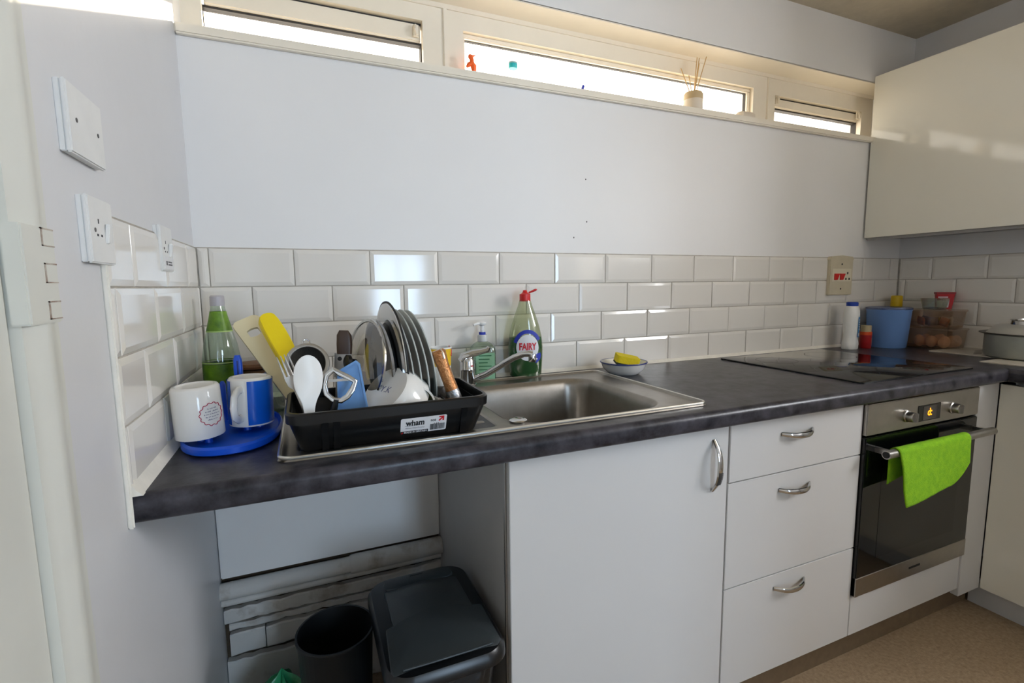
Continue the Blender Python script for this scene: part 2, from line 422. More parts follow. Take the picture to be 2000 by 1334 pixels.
tag(obj('worktop', b, WORK, smooth=50), 'dark grey laminate worktop under the lidded pot, meeting the long one', 'worktop')

# handles
def pull(parent, c, L, vertical=False, mat_=CHROME):
    n = 14; pts = []; ra = []; rb = []
    for i in range(n+1):
        t = i/n; s = -L/2+L*t; o = .024*(1-abs(2*t-1)**2.6)
        o = max(o, .002)
        pts.append((c[0], c[1]-o, c[2]+s) if vertical else (c[0]+s, c[1]-o, c[2]-.004*math.sin(PI*t)))
        e = 1-.45*abs(2*t-1)**3
        ra.append(.0075*(.75+.35*math.sin(PI*t))); rb.append(.0036*e+.001)
    h = obj('handle', MB().sweep(pts, ra, rb, n=10, upv=(1, 0, 0) if vertical else (0, 0, 1)), mat_, parent)
    if vertical:
        g = MB()
        for k in range(11):
            z = c[2]-.012-.0032*k; t = (z-c[2]+L/2)/L; o = .024*(1-abs(2*t-1)**2.6)
            g.box(c[0]-.0065, c[0]+.0065, c[1]-o-.0052, c[1]-o-.0042, z-.0008, z+.0008)
        obj('grip_rib', g, INK, h, smooth=0)
    return h
FY = -.60
cab = thing('base_cabinet', 'white base cabinet with one tall door under the sink', 'cabinet', (.92, -.3, 0))
def loc(o, p): return o.mapv(lambda x, y, z: (x-p[0], y-p[1], z-p[2]))
cl = (.92, -.3, 0)
obj('side_panel', loc(MB().box(.618, .636, -.58, -.002, .0, .864), cl), CARC, cab, smooth=0)
obj('edge_strip', loc(MB().box(.617, .6205, -.5835, -.578, .0, .864), cl), STEEL, cab, smooth=0)
obj('side_panel', loc(MB().box(1.206, 1.223, -.58, -.002, .12, .864), cl), CARC, cab, smooth=0)
obj('base_panel', loc(MB().box(.636, 1.206, -.58, -.002, .12, .138), cl), CARC, cab, smooth=0)
dr = obj('door', loc(MB().box(.6215, 1.2215, FY, FY+.018, .118, .852), cl), WHITEC, cab, bevel=.0012)
pull(dr, (1.172-.92, FY+.3, .757), .132, True)
dl = (1.49, -.3, 0)
du = thing('drawer_unit', 'white base unit with three drawers and bow handles beside the oven', 'drawer unit', dl)
obj('carcass', loc(MB().box(1.226, 1.244, -.58, -.002, .12, .864).box(1.728, 1.744, -.58, -.002, .12, .864).box(1.244, 1.728, -.58, -.002, .12, .138), dl), CARC, du, smooth=0)
for z0, z1, hz in ((.7005, .855, .806), (.4095, .6975, .650), (.118, .4065, .366)):
    k = obj('drawer', loc(MB().box(1.2245 if z0 < .7 else 1.2265, 1.745, FY-.001, FY+.018, z0, z1), dl), WHITEC, du, bevel=.0012)
    pull(k, (1.469-1.49, FY+.3, hz), .122)
ol = (2.04, -.3, .25)
ov = thing('oven', 'built-in steel oven with black glass door, two knobs and lit display', 'oven', ol)
obj('body', loc(MB().box(1.752, 2.33, -.59, -.05, .25, .852), ol), BLACKP, ov, smooth=0)
obj('control_panel', loc(MB().box(1.748, 2.336, -.612, -.59, .757, .851), ol), STEEL, ov, bevel=.002)
od = obj('oven_door', loc(MB().box(1.748, 2.336, -.612, -.592, .252, .750), ol), BLACKG, ov, bevel=.002)
obj('inner_window', loc(MB().box(1.835, 2.25, -.6125, -.6115, .36, .64), ol), mat('oven_window', (20, 20, 20), .1), od, smooth=0)
obj('trim_strip', loc(MB().box(1.748, 2.336, -.6135, -.60, .252, .312), ol), STEEL, od, bevel=.001)
obj('name_plate', loc(MB().box(2.012, 2.072, -.6142, -.6134, .279, .286), ol), INK, od, smooth=0)
hb = obj('handle', loc(MB().sweep([(1.772, -.655, .711), (2.338, -.655, .711)], .0125, n=20), ol), STEEL, od)
obj('end_cap', loc(MB().sweep([(1.7705, -.655, .711), (1.774, -.655, .711)], .0095, n=20), ol), INK, hb)
for x in (1.80, 2.31): obj('bracket', loc(MB().box(x-.008, x+.008, -.652, -.61, .703, .719), ol), STEEL, hb, bevel=.002)
for x in (1.935, 2.178):
    k = obj('knob', loc(MB().lathe([(.019, 0), (.019, .004), (.0165, .006), (.0155, .020), (.0135, .023)], 28).mapv(lambda a, y, z: (x+a, -.612-z, .797+y)), ol), STEEL, ov)
    obj('knob_grip', loc(MB().box(x-.004, x+.004, -.644, -.632, .783, .812), ol), STEEL, k, bevel=.002)
ds = obj('display', loc(MB().box(1.992, 2.112, -.6135, -.611, .770, .822), ol), mat('display_black', (22, 20, 18), .2), ov, bevel=.001)
obj('display_window', loc(MB().box(2.018, 2.088, -.6142, -.613, .774, .818), ol), mat('display_grey', (62, 58, 54), .25), ds, smooth=0)
obj('digits', loc(text_mb('d:', .034, bold=.0005).mapv(lambda x, y, z: (2.052+x, -.6146, .797+z)), ol), mat('lit_digits', (255, 150, 20), .5, emit=(255, 140, 10), estr=3.), ds, smooth=0)
fl = (2.1, -.6, 0)
fp = thing('filler_panel', 'white panels closing the space below and beside the oven', 'panel', fl)
obj('lower_panel', loc(MB().box(1.7475, 2.338, FY-.001, FY+.018, .118, .2475), fl), WHITEC, fp, bevel=.001)
obj('side_panel', loc(MB().box(2.339, 2.4712, FY-.006, FY+.018, .090, .852), fl), WHITEC, fp, bevel=.001)
rl = (2.7, -.95, 0)
rc = thing('base_cabinet', 'white base cabinet below the pot, at right angles to the oven', 'cabinet', rl)
obj('carcass', loc(MB().box(2.492, XR-.004, -1.25, -.64, .10, .864), rl), CARC, rc, smooth=0)
obj('door', loc(MB().box(2.472, 2.490, -1.24, -.6085, .090, .848), rl), WHITEG, rc, bevel=.0012)
obj('plinth', loc(MB().box(2.515, 2.53, -1.25, -.56, .0, .098), rl), WHITEC, rc, smooth=0)
tag(obj('plinth_board', MB().box(.64, 2.515, -.552, -.538, .0, .118), PLINTHM, smooth=0), 'brown kickboard set back below the white cabinets', 'plinth')
ul = (2.79, -.6, 1.405)
uc = thing('wall_cabinet', 'glossy cream white wall cabinet hung beside the window strip', 'cabinet', ul)
obj('carcass', loc(MB().box(2.672, XR-.002, -1.25, -.002, 1.409, 2.108), ul), CARC, uc, smooth=0)
for y0, y1 in ((-.618, -.004), (-1.248, -.622)):
    obj('door', loc(MB().box(2.652, 2.671, y0, y1, 1.405, 2.112), ul), WHITEG, uc, bevel=.0015)
obj('light_rail', loc(MB().box(2.68, 2.70, -1.25, -.002, 1.395, 1.409), ul), CARC, uc, smooth=0)

def dense0(ring, k=6):
    out = []
    for i, p in enumerate(ring):
        q_ = ring[(i+1) % len(ring)]
        n_ = k if math.dist(p, q_) > .05 else 1
        for j in range(n_): out.append(tuple(p[a]+(q_[a]-p[a])*j/n_ for a in range(3)))
    return out
# sink (pressed from one sheet)
SX0, SX1, SY0, SY1 = .195, 1.162, -.592, -.078
def sdf(x, y, cx, cy, hx, hy, r):
    qx, qy = abs(x-cx)-hx+r, abs(y-cy)-hy+r
    return math.hypot(max(qx, 0), max(qy, 0))+min(max(qx, qy), 0)-r
def sst(a, c, x):
    t = min(1, max(0, (x-a)/(c-a))); return t*t*(3-2*t)
def sinkz(x, y):
    d = sdf(x, y, (SX0+SX1)/2, (SY0+SY1)/2, (SX1-SX0)/2, (SY1-SY0)/2, .02)
    z = ZT+.0005+.0075*sst(0, -.005, d)-.0055*sst(-.007, -.016, d)
    bo = sdf(x, y, .860, -.352, .205, .205, .075)
    z -= .004*sst(.030, .022, bo)*0
    z -= .012*sst(.006, -.010, bo)
    z -= .140*sst(-.006, -.036, bo)
    dd = sdf(x, y, .425, -.335, .198, .215, .02)
    z -= .004*sst(0, -.008, dd)
    if dd < -.012: z += .004*sst(-.012, -.022, dd)*max(0, math.sin((y+.55)/.40*2*PI*9))**1.0
    return z
nx, ny = 360, 200
sk = thing('sink', 'stainless steel inset sink with square bowl and ridged drainer', 'sink', (.68, -.335, ZT))
sl = (.68, -.335, ZT)
b = MB().grid(lambda u, v: (SX0+(SX1-SX0)*u, SY0+(SY1-SY0)*v, sinkz(SX0+(SX1-SX0)*u, SY0+(SY1-SY0)*v)), nx, ny)
def rimclip(x, y, z):
    cx, cy, hx, hy, r = (SX0+SX1)/2, (SY0+SY1)/2, (SX1-SX0)/2, (SY1-SY0)/2, .022
    dx, dy = abs(x-cx)-(hx-r), abs(y-cy)-(hy-r)
    if dx > 0 and dy > 0:
        l = math.hypot(dx, dy)
        if l > 1e-9:
            k = max(dx, dy)/l
            x = cx+math.copysign(hx-r+dx*k, x-cx); y = cy+math.copysign(hy-r+dy*k, y-cy)
    return (x, y, z)
b.mapv(rimclip)
obj('basin', loc(b, sl), STEELD, sk, smooth=60)
rb_ = [(x, y, ZT+.0062) for x, y, _ in rr((SX0+SX1)/2, (SY0+SY1)/2, SX1-SX0-.007, SY1-SY0-.007, .021, 0, 8)]
obj('rim_bead', loc(MB().sweep(dense0(rb_), .0034, n=10, upv=(0, 0, 1), closed=True), sl), mat('polished_rim', (222, 220, 214), .28, 1.), sk)
obj('waste', loc(MB().lathe([(.043, .760), (.043, .7635), (.03, .762), (.01, .760)], 24, cx=.86, cy=-.35), sl), CHROME, sk)
obj('plug_control', loc(MB().lathe([(.019, ZT+.003), (.020, ZT+.006), (.016, ZT+.0085), (.006, ZT+.0095)], 24, cx=.672, cy=-.532), sl), CHROME, sk)

# tap
tp = (.693, -.112, ZT+.002)
tap = thing('tap', 'chrome single lever mixer tap with long swan spout over the sink', 'tap', tp)
obj('base', MB().lathe([(.026, 0), (.026, .005), (.0235, .008), (.0225, .045), (.0235, .047), (.0235, .052), (.0225, .054), (.0225, .074), (.019, .083), (.010, .088)], 28), CHROME, tap)
pth = [(.012, -.008, .018), (.045, -.034, .036), (.085, -.062, .066), (.115, -.084, .088), (.138, -.1, .099), (.152, -.108, .1005), (.160, -.112, .098)]
sp = obj('spout', MB().sweep(pth, [.0105, .0098, .0092, .0092, .0095, .010, .0105], n=16), CHROME, tap)
obj('aerator', MB().lathe([(.0105, .076), (.0115, .078), (.0115, .096), (.0105, .099)], 20, cx=.160, cy=-.112), CHROME, sp)
obj('lever', MB().sweep([(-.018, .004, .074), (-.010, .002, .086), (.014, -.004, .096), (.040, -.009, .101), (.058, -.012, .105), (.064, -.013, .114)], [.013, .015, .012, .009, .009, .006], [.016, .018, .014, .011, .012, .010], n=12, upv=(0, 0, 1)), CHROME, tap)
obj('marker', MB().lathe([(.003, 0), (.003, .0015)], 12).mapv(lambda x, y, z: (x+.006, -.0225-z, y+.062)), REDI, tap)

# hob
hl = (2.035, -.325, ZT)
hob = thing('hob', 'black glass hob set in the worktop above the oven', 'hob', hl)
obj('glass', MB().loft([rr(0, 0, .58, .54, .008, .0005), rr(0, 0, .58, .54, .008, .004), rr(0, 0, .576, .536, .007, .0055)]), HOBG, hob)
RING = mat('hob_marking', (78, 76, 74), .25)
for x, y, r in ((-.15, -.13, .09), (.15, -.13, .072), (-.15, .13, .072), (.15, .13, .09)):
    b = MB().loft([el(x, y, r-.0018, r-.0018, .0057, 48), el(x, y, r, r, .0057, 48)], False, False)
    obj('cooking_zone', b, RING, hob)

# ---- sockets and switches on the walls
def socket_plate(name, label, cat, y0, y1, z0, z1, kind):
    c = (.0, (y0+y1)/2, (z0+z1)/2); w, h_ = y1-y0, z1-z0
    t = thing(name, label, cat, c)
    BX = mat('socket_plastic', (226, 226, 224), .35, var=.03, vscale=20)
    obj('back_box', MB().box(0, .007, -w/2+.001, w/2-.001, -h_/2+.001, h_/2-.001), BX, t, bevel=.001)
    obj('face_plate', MB().box(.006, .0125, -w/2, w/2, -h_/2, h_/2), BX, t, bevel=.0018)
    def dot(yy, zz, r=.0028, m_=None): 
        obj('screw', MB().lathe([(r, 0), (r, .0006)], 12).mapv(lambda x, y, z: (.0125+z, yy+x, zz+y)), m_ or mat('screw_grey', (96, 92, 90), .4, .8), t)
    dot(-w*.30, 0); dot(w*.32, 0)
    if kind:
        for yy, zz, a, c_ in ((-.012, .012, .003, .006), (-.018, -.006, .0045, .003), (-.004, -.006, .0045, .003)):
            obj('pin_slot', MB().box(.0124, .0128, yy-a/2, yy+a/2, zz-c_/2, zz+c_/2), INK, t, smooth=0)
        s = obj('rocker', MB().box(.0125, .0175, .008, .020, -.013, .013), WHITEP, t, bevel=.001, rot=(0, .12, 0))
        if kind == 2:
            b = obj('note', MB().box(.0124, .0131, -.032, .034, -.040, -.016), PAPER, t, smooth=0)
            obj('note_print', MB().box(.0130, .0134, -.022, -.012, -.032, -.024).box(.0130, .0134, -.006, .022, -.027, -.024).box(.0130, .0134, -.006, .024, -.032, -.029), mat('faded_print', (110, 108, 112), .6), b, smooth=0)
    return t
socket_plate('blank_plate', 'white square blank cover plate with two screws above the switched socket', 'cover plate', -.742, -.632, 1.372, 1.456, 0)
socket_plate('wall_socket', 'white switched wall socket with stained edge at the end of the tiles', 'socket', -.714, -.629, 1.244, 1.329, 1)
socket_plate('wall_socket', 'white wall socket with a small printed note set into the corner tiles', 'socket', -.372, -.285, 1.244, 1.331, 2)
cs = thing('cooker_switch', 'cream cooker control plate with two red rockers on the back tiles', 'switch', (2.492, -.005, 1.231))
CRM = mat('cream_switch', (204, 194, 168), .45, var=.05, vscale=20)
obj('face_plate', MB().box(-.078, .078, -.012, .004, -.084, .080), CRM, cs, bevel=.003)
obj('top_bow', MB().prism([(-.082, .074), (.08, .074), (.07, .088), (.0, .093), (-.07, .088)], 'y', -.013, .004), CRM, cs)
obj('insert', MB().box(-.062, .066, -.0135, -.011, -.022, .034), mat('pale_switch', (222, 214, 190), .4), cs, bevel=.001)
for x in (-.036, .002):
    obj('red_rocker', MB().prism([(x-.014, .012), (x+.018, .012), (x+.012, -.001), (x+.004, -.016), (x-.014, -.016)], 'y', -.018, -.013), REDP, cs)
for x, z in ((.040, .014), (.030, -.012), (.052, -.012)):
    obj('pin_slot', MB().box(x-.004, x+.004, -.0139, -.0134, z-.005, z+.005), INK, cs, smooth=0)
for z in (.054, -.056):
    obj('screw', MB().lathe([(.004, 0), (.004, .0008)], 12).mapv(lambda x, y, zz: (x, -.012-zz, y+z)), INK, cs)

# ================================================================== THINGS ON THE WINDOW LEDGE
dfl = (1.655, .035, 1.853)
df = thing('reed_diffuser', 'cream and white ceramic reed diffuser pot on the window ledge', 'diffuser', dfl)
TERR = mat('sand_ceramic', (206, 182, 142), .6); WH2 = mat('off_white_ceramic', (226, 214, 196), .5)
obj('pot', MB().lathe([(.034, 0), (.036, .003), (.036, .042)], 28, cap1=False), WH2, df)
obj('pot_rim', MB().lathe([(.036, .042), (.036, .062), (.031, .070), (.016, .072), (.014, .072), (.014, .05)], 28, cap0=False), TERR, df)
for a, bb, r in ((-.062, .0, .150), (-.014, .01, .135), (.022, .0, .178), (.036, .012, .205), (.052, -.008, .205), (.028, .015, .208), (.044, .02, .19)):
    obj('reed', MB().sweep([(a*.12, bb*.1, .055), (a, bb, r)], .0017, n=6), mat('reed_straw', (206, 170, 112), .7), df)
ORG = mat('orange_toy_plastic', (240, 100, 30), .4)
ob_ = thing('toy_bird', 'small orange plastic toy bird standing at the window edge', 'toy', (.776, .05, 1.853)); ob_.scale = (1.5, 1.3, 1.42)
obj('body', MB().sweep([(-.009, 0, .024), (-.004, 0, .030), (.002, 0, .033), (.006, 0, .028), (.007, 0, .018), (.006, 0, .010)], [.002, .005, .0065, .0065, .005, .003], n=10), ORG, ob_)
obj('head', MB().sweep([(.003, 0, .033), (.002, 0, .042), (-.001, 0, .048), (-.003, 0, .051)], [.005, .0045, .0055, .002], n=10), ORG, ob_)
obj('beak', MB().sweep([(.001, 0, .047), (.007, 0, .050), (.011, 0, .0515)], [.003, .002, .0006], n=8), ORG, ob_)
for y in (-.003, .003): obj('leg', MB().sweep([(.006, y, .014), (.005, y*1.3, .0), (.009, y*1.3, .0005)], .0018, n=8), ORG, ob_)
TEAL = mat('teal_plastic', (40, 178, 186), .3); TEAL2 = mat('grey_teal_plastic', (150, 176, 178), .35)
cpt = thing('bottle_cap', 'teal screw cap with grey top stuck on the middle window pane', 'cap', (.945, .1215, 1.944))
obj('skirt', MB().lathe([(.0150, -.012), (.0155, -.011), (.0155, .003)], 24, sy=.8).mapv(lambda x, y, z: (x, y-.0125, z)), TEAL, cpt)
obj('top', MB().lathe([(.0155, .003), (.015, .008), (.012, .009)], 24, sy=.8).mapv(lambda x, y, z: (x, y-.0125, z)), TEAL2, cpt)
pegm = MB().prism([(-.006, 0), (.006, 0), (.005, .012), (.012, .036), (.006, .040), (-.001, .022), (-.006, .010)], 'y', -.004, .004)
tag(obj('clip', pegm, BLUEI, bevel=.001, loc=(1.175, .05, 1.853)), 'tiny dark blue plastic clip poking up from the window ledge', 'clip')
tag(obj('soap_bar', MB().loft([rr(0, 0, .085, .04, .018, 0), rr(0, 0, .092, .046, .02, .008), rr(0, 0, .09, .044, .02, .026), rr(0, 0, .075, .032, .015, .034)]), WH2, loc=(1.935, .045, 1.853)), 'flat off white soap bar lying at the end of the window ledge', 'soap')

# ================================================================== LEFT CORNER OF THE WORKTOP
tl = (.108, -.362, ZT)
ms = thing('cup_stand', 'bright blue plastic cup drainer stand with pegs and centre handle', 'cup stand', tl)
def oval(k, z, n=40): return [(k*.089*math.copysign(abs(math.cos(2*PI*i/n))**.85, math.cos(2*PI*i/n)), k*.150*math.copysign(abs(math.sin(2*PI*i/n))**.85, math.sin(2*PI*i/n)), z) for i in range(n)]
obj('tray', MB().loft([oval(.96, .0005), oval(1.0, .004), oval(1.0, .014), oval(.97, .018), oval(.94, .016), oval(.92, .009)]), BLUEP, ms)
obj('post', MB().sweep([(.008, .056, .008), (.008, .056, .12)], [.010, .008], n=14), BLUEP, ms)
obj('handle', MB().loft([rr(.008, .056, w, d_, .004, z) for w, d_, z in ((.016, .014, .09), (.017, .015, .13), (.016, .013, .148), (.011, .009, .157))]), BLUEP, ms)
obj('handle_notch', MB().box(.0065, .0095, .0475, .0495, .10, .146), mat('dark_blue', (8, 44, 130), .4), ms, smooth=0)
for x, y in ((-.050, -.056), (-.036, -.070), (.024, -.008), (.046, .006), (.030, .016), (-.045, .035), (.045, .085), (-.03, .10)):
    obj('peg', MB().lathe([(.0085, .006), (.007, .012), (.0062, .09), (.003, .096)], 14, cx=x, cy=y), BLUEP, ms)
def mug(name, label, c, tilt, handle_ang, body_mat, kind):
    t = thing(name, label, 'mug', c, tilt)
    R, H = .0415, .098
    prof = [(R-.004, .0), (R, .0008), (R+.0003, .003), (R, .05), (R-.0008, H-.005), (R-.004, H-.0005), (R-.009, H), (R-.011, H-.003), (.001, H-.004)]
    obj('body', MB().lathe(prof+[], 40, cap0=False, cap1=True), CER, t, smooth=50)
    obj('inside', MB().lathe([(R-.004, 0), (R-.0045, H-.012), (.001, H-.010)], 40, cap0=False, cap1=True), CER, t)
    ca, sa = math.cos(handle_ang), math.sin(handle_ang)
    hp = [(R-.003, .020), (R+.010, .019), (R+.024, .028), (R+.028, .047), (R+.024, .066), (R+.010, .077), (R-.003, .077)]
    obj('handle', MB().sweep([(r*ca, r*sa, z) for r, z in hp], .0058, .0085, n=12, upv=(-sa, ca, 0)), CER, t)
    if kind == 'blue':
        a0, a1 = handle_ang+.30, handle_ang+2*PI-.55
        obj('blue_wrap', MB().grid(lambda u, v: ((R+.0007)*math.cos(a0+(a1-a0)*u), (R+.0007)*math.sin(a0+(a1-a0)*u), .004+(H-.009)*v), 48, 2), mat('mug_blue', (20, 92, 200), .15), t)
    else:
        am = -PI/2+.75; g = MB(); pts = []
        for i in range(80):
            a = 2*PI*i/80; k = 1+.06*math.cos(a*14)
            pts.append(((R+.0008), am+.52*math.cos(a)*k, .046+.021*math.sin(a)*k))
        obj('red_scroll', MB().sweep([(r*math.cos(q_), r*math.sin(q_), z) for r, q_, z in pts], .0007, n=6, closed=True), mat('scroll_red', (178, 30, 70), .4), t)
        for k in range(5):
            w = (.20, .30, .36, .30, .22)[k]; z = .056-.0052*k; g = MB()
            n = int(w/.03)
            for i in range(n*2):
                if random.random() < .2: continue
                a = am-w+i*w/n; hh = random.choice((.0011, .0016, .0022))
                g._add([((R+.0009)*math.cos(a+d_), (R+.0009)*math.sin(a+d_), z+e) for d_, e in ((0, 0), (.02, 0), (.02, hh), (0, hh))], [(0, 1, 2, 3)])
            obj('text_line', g, mat('mug_text', (110, 100, 130), .5), t)
    return t
mug('mug', 'white mug with red scroll and small verse upside down on the blue stand', (.058, -.420, ZT+.0215), (.03, -.03, 0), PI*.62, CER, 'white')
mug('mug', 'blue and white mug with handle turned forward upside down on the blue stand', (.1405, -.364, ZT+.0215), (0, .02, 0), -PI/2-.36, CER, 'blue')
bl = (.062, -.13, ZT)
bt = thing('glass_bottle', 'clear glass bottle with green neck label in the tiled corner', 'bottle', bl)
GRN = mat('leaf_green_label', (116, 158, 30), .4, rgb2=(74, 112, 24), vscale=30)
bp_ = [(.036, .001), (.040, .006), (.041, .12), (.0405, .135), (.036, .165), (.027, .20), (.0195, .232), (.0155, .252), (.0145, .262)]
obj('bottle_glass', MB().lathe(bp_, 32), CLEARG, bt)
obj('cap', MB().lathe([(.0155, .258), (.0158, .262), (.0155, .280), (.013, .283)], 24), mat('grey_cap', (176, 172, 176), .4), bt)
def ri(z):
    for (r0, z0), (r1, z1) in zip(bp_, bp_[1:]):
        if z0 <= z <= z1: return r0+(r1-r0)*(z-z0)/(z1-z0)
obj('neck_label', MB().lathe([(ri(z)+.0006, z) for z in (.198, .21, .22, .232, .245)], 32, cap0=False, cap1=False), GRN, bt)
obj('body_label', MB().lathe([(ri(z)+.0006, z) for z in (.05, .08, .12)], 32, cap0=False, cap1=False), GRN, bt)
for z in (.196, .122): obj('label_edge', MB().lathe([(ri(z)+.0008, z), (ri(z+.003)+.0008, z+.003)], 32, cap0=False, cap1=False), mat('pale_green', (168, 196, 110), .4), bt)
wj = thing('wooden_jar', 'round brown wooden jar with shallow domed lid behind the cups', 'jar', (.132, -.100, ZT))
WOOD = mat('brown_wood', (138, 92, 48), .5, rgb2=(96, 58, 28), vscale=14, stretch=(1, 1, 8))
obj('body', MB().lathe([(.030, 0), (.034, .004), (.035, .092), (.033, .096)], 28), WOOD, wj)
obj('lid', MB().lathe([(.043, .097), (.048, .100), (.0485, .105), (.042, .111), (.02, .114), (.004, .1145)], 28), WOOD, wj)
bj = thing('lidded_jar', 'small clear jar with flat blue lid behind the blue mug', 'jar', (.174, -.186, ZT))
obj('glass_body', MB().lathe([(.022, 0), (.024, .003), (.024, .082)], 24), CLEARG, bj)
obj('lid', MB().lathe([(.0255, .083), (.0265, .085), (.0265, .092), (.024, .094)], 24), mat('dull_blue_lid', (52, 92, 160), .4), bj)
b = MB().grid(lambda u, v: ((u-.5)*.07+.005*math.sin(9*v), (v-.5)*.042, .03+.055*math.sin(PI*u)**.5*math.sin(PI*v)**.5+.004*math.sin(23*u+17*v)), 14, 14)
tag(obj('plastic_packet', b, CLEARP, loc=(.050, -.194, ZT-.029)), 'crumpled clear plastic packet between the mugs and the glass bottle', 'packet')

# ================================================================== DISH RACK AND WHAT IS IN IT
kl = (.401, -.473, ZT+.0035)
rk = thing('dish_rack', 'black plastic dish drainer tray with a paper maker label, full of washing up', 'dish rack', kl)
B0, B1 = (.335, .165), (.366, .212)
b = MB().loft([rr(0, 0, B0[0], B0[1], .02, 0), rr(0, 0, B0[0]+.004, B0[1]+.004, .022, .004), rr(0, 0, B1[0], B1[1], .026, .052), rr(0, 0, B1[0], B1[1], .026, .058),
               rr(0, 0, B1[0]-.006, B1[1]-.006, .024, .058), rr(0, 0, B0[0]-.004, B0[1]-.004, .02, .006)])
obj('tray', b, BLACKP, rk)
b = MB().loft([rr(0, 0, B1[0]-.004, B1[1]-.004, .026, .056), rr(0, 0, B1[0]+.012, B1[1]+.012, .03, .057), rr(0, 0, B1[0]+.014, B1[1]+.014, .03, .074), rr(0, 0, B1[0]+.008, B1[1]+.008, .03, .077), rr(0, 0, B1[0]-.002, B1[1]-.002, .026, .077), rr(0, 0, B1[0]-.004, B1[1]-.004, .026, .072), rr(0, 0, B1[0]-.004, B1[1]-.004, .026, .056)], False, False)
obj('rim', b, BLACKP, rk)
for x in (-.125, -.105, .135):
    obj('foot_rib', MB().prism([(-.084, .0), (-.088, .0), (-.109, .056), (-.1, .056)], 'x', x-.006, x+.006), BLACKP, rk)
# partitions that hold the crockery upright
for i in range(6):
    x = .01+i*.022
    obj('plate_divider', MB().box(x-.0015, x+.0015, -.06, .09, .004, .055), BLACKP, rk, smooth=0)
# maker's label on the front of the tray
def onfront(x, y, z):   # x along the tray, z up the sloping front
    t = (z-.004)/.048
    return (x, -(B0[1]/2+.002)-(B1[1]-B0[1]-.004)/2*t-.0008+y, z)
lab = thing_l = obj('label', MB().prism([(p[0], p[1]) for p in rr(.055, .0285, .090, .034, .003, 0)], 'y', 0, .0006).mapv(onfront), PAPER, rk, smooth=0)
def lt(s, size, x, z, m_, w=None, bold=0., y=-.0006):
    obj('print', text_mb(s, size, .0002, bold, w).mapv(lambda a, q_, c: onfront(x+a, y, z+c)), m_, lab, smooth=0)
obj('black_band', MB().prism([(.010, .0115), (.064, .0115), (.064, .0175), (.010, .0175)], 'y', -.0004, 0).mapv(onfront), INK, lab, smooth=0)
lt('wham', .017, .038, .0345, INK, .036, .0004)
lt('Wham Dish Drainer', .0042, .038, .0235, mat('grey_print', (110, 112, 124), .5), .038)
obj('print', MB().prism([(.018, .0285), (.056, .0285), (.056, .0289), (.018, .0289)], 'y', -.0006, -.0002).mapv(onfront), INK, lab, smooth=0)
lt('MADE IN BRITAIN', .0055, .039, .0145, PAPER, .044, .0001, -.0008)
lt('908', .006, .073, .0355, INK, .011, .0001)
b = MB().prism([(.0835, .0345), (.0855, .0325), (.0915, .0385), (.0915, .0335), (.0945, .0335), (.0945, .0435), (.0845, .0435), (.0845, .0405), (.0895, .0405)], 'y', -.0006, -.0002).mapv(onfront)
obj('arrow_logo', b, REDI, lab, smooth=0)
b = MB(); x = .068
while x < .096:
    w = random.choice((.0005, .0008, .0012)); b.box(x, x+w, -.0006, -.0002, .0145, .0275 if random.random() < .8 else .0295); x += w+random.choice((.0006, .001))
obj('barcode', b.mapv(onfront), INK, lab, smooth=0)
obj('arrow_mark', MB().prism([(.011, .0125), (.0145, .0125), (.0145, .0165)], 'y', -.0008, -.0004).mapv(onfront), REDI, lab, smooth=0)

RZ = ZT+.0035
# chopping board, leaning into the corner
t = thing('chopping_board', 'cream plastic chopping board with a thumb hole leaning behind the rack', 'chopping board')
prof = rr(0, .14, .060, .31, .014, 0, 5)
hole = [(.016*math.cos(2*PI*i/24)*1.15, .252+.011*math.sin(2*PI*i/24), 0) for i in range(24)]
def ringplate(outer, inner, th):
    n = len(outer); bb = MB()
    # rotate so both rings start at angle 0 about the hole, then bridge
    c = (0, .252)
    def ang(p): return math.atan2(p[1]-c[1], p[0]-c[0]) % (2*PI)
    o = sorted(outer, key=ang)
    inn = []
    for p in o:
        a = ang(p); inn.append((c[0]+.0175*math.cos(a), c[1]+.0115*math.sin(a), 0))
    R = lambda q_, z: [(x, y, z) for x, y, _ in q_]
    return bb.loft([R(inn, -th/2), R(o, -th/2), R(o, th/2), R(inn, th/2), R(inn, -th/2)], False, False)
def dense(ring, k=4):
    out = []
    for i, p in enumerate(ring):
        q_ = ring[(i+1) % len(ring)]
        for j in range(k): out.append(tuple(p[a]+(q_[a]-p[a])*j/k for a in range(3)))
    return out
obj('board', ringplate(dense(prof, 5), hole, .007), CREAM, t, smooth=30)
E0, E1 = Vector((.268, -.375, .93)), Vector((.104, -.20, 1.170))
yd = (E1-E0).normalized(); nn = Vector((.30, -.93, .1)); nn = (nn-yd*nn.dot(yd)).normalized(); xx = yd.cross(nn)
M4 = Matrix.Identity(4)
for i in range(3): M4[i][0] = xx[i]; M4[i][1] = yd[i]; M4[i][2] = nn[i]
M4.translation = E0; t.matrix_world = M4
def board_like(name, label, cat, e0, e1, nrm, mb_parts):
    t = thing(name, label, cat); yd = (Vector(e1)-Vector(e0)).normalized(); n_ = Vector(nrm); n_ = (n_-yd*n_.dot(yd)).normalized(); x_ = yd.cross(n_)
    M = Matrix.Identity(4)
    for i in range(3): M[i][0] = x_[i]; M[i][1] = yd[i]; M[i][2] = n_[i]
    M.translation = Vector(e0); t.matrix_world = M
    for nm, mb, m_ in mb_parts: obj(nm, mb, m_, t)
    return t
def soft(p, n=2):
    for _ in range(n):
        o = []
        for i in range(len(p)):
            a, c = p[i], p[(i+1) % len(p)]
            o += [(a[0]*.75+c[0]*.25, a[1]*.75+c[1]*.25), (a[0]*.25+c[0]*.75, a[1]*.25+c[1]*.75)]
        p = o
    return p
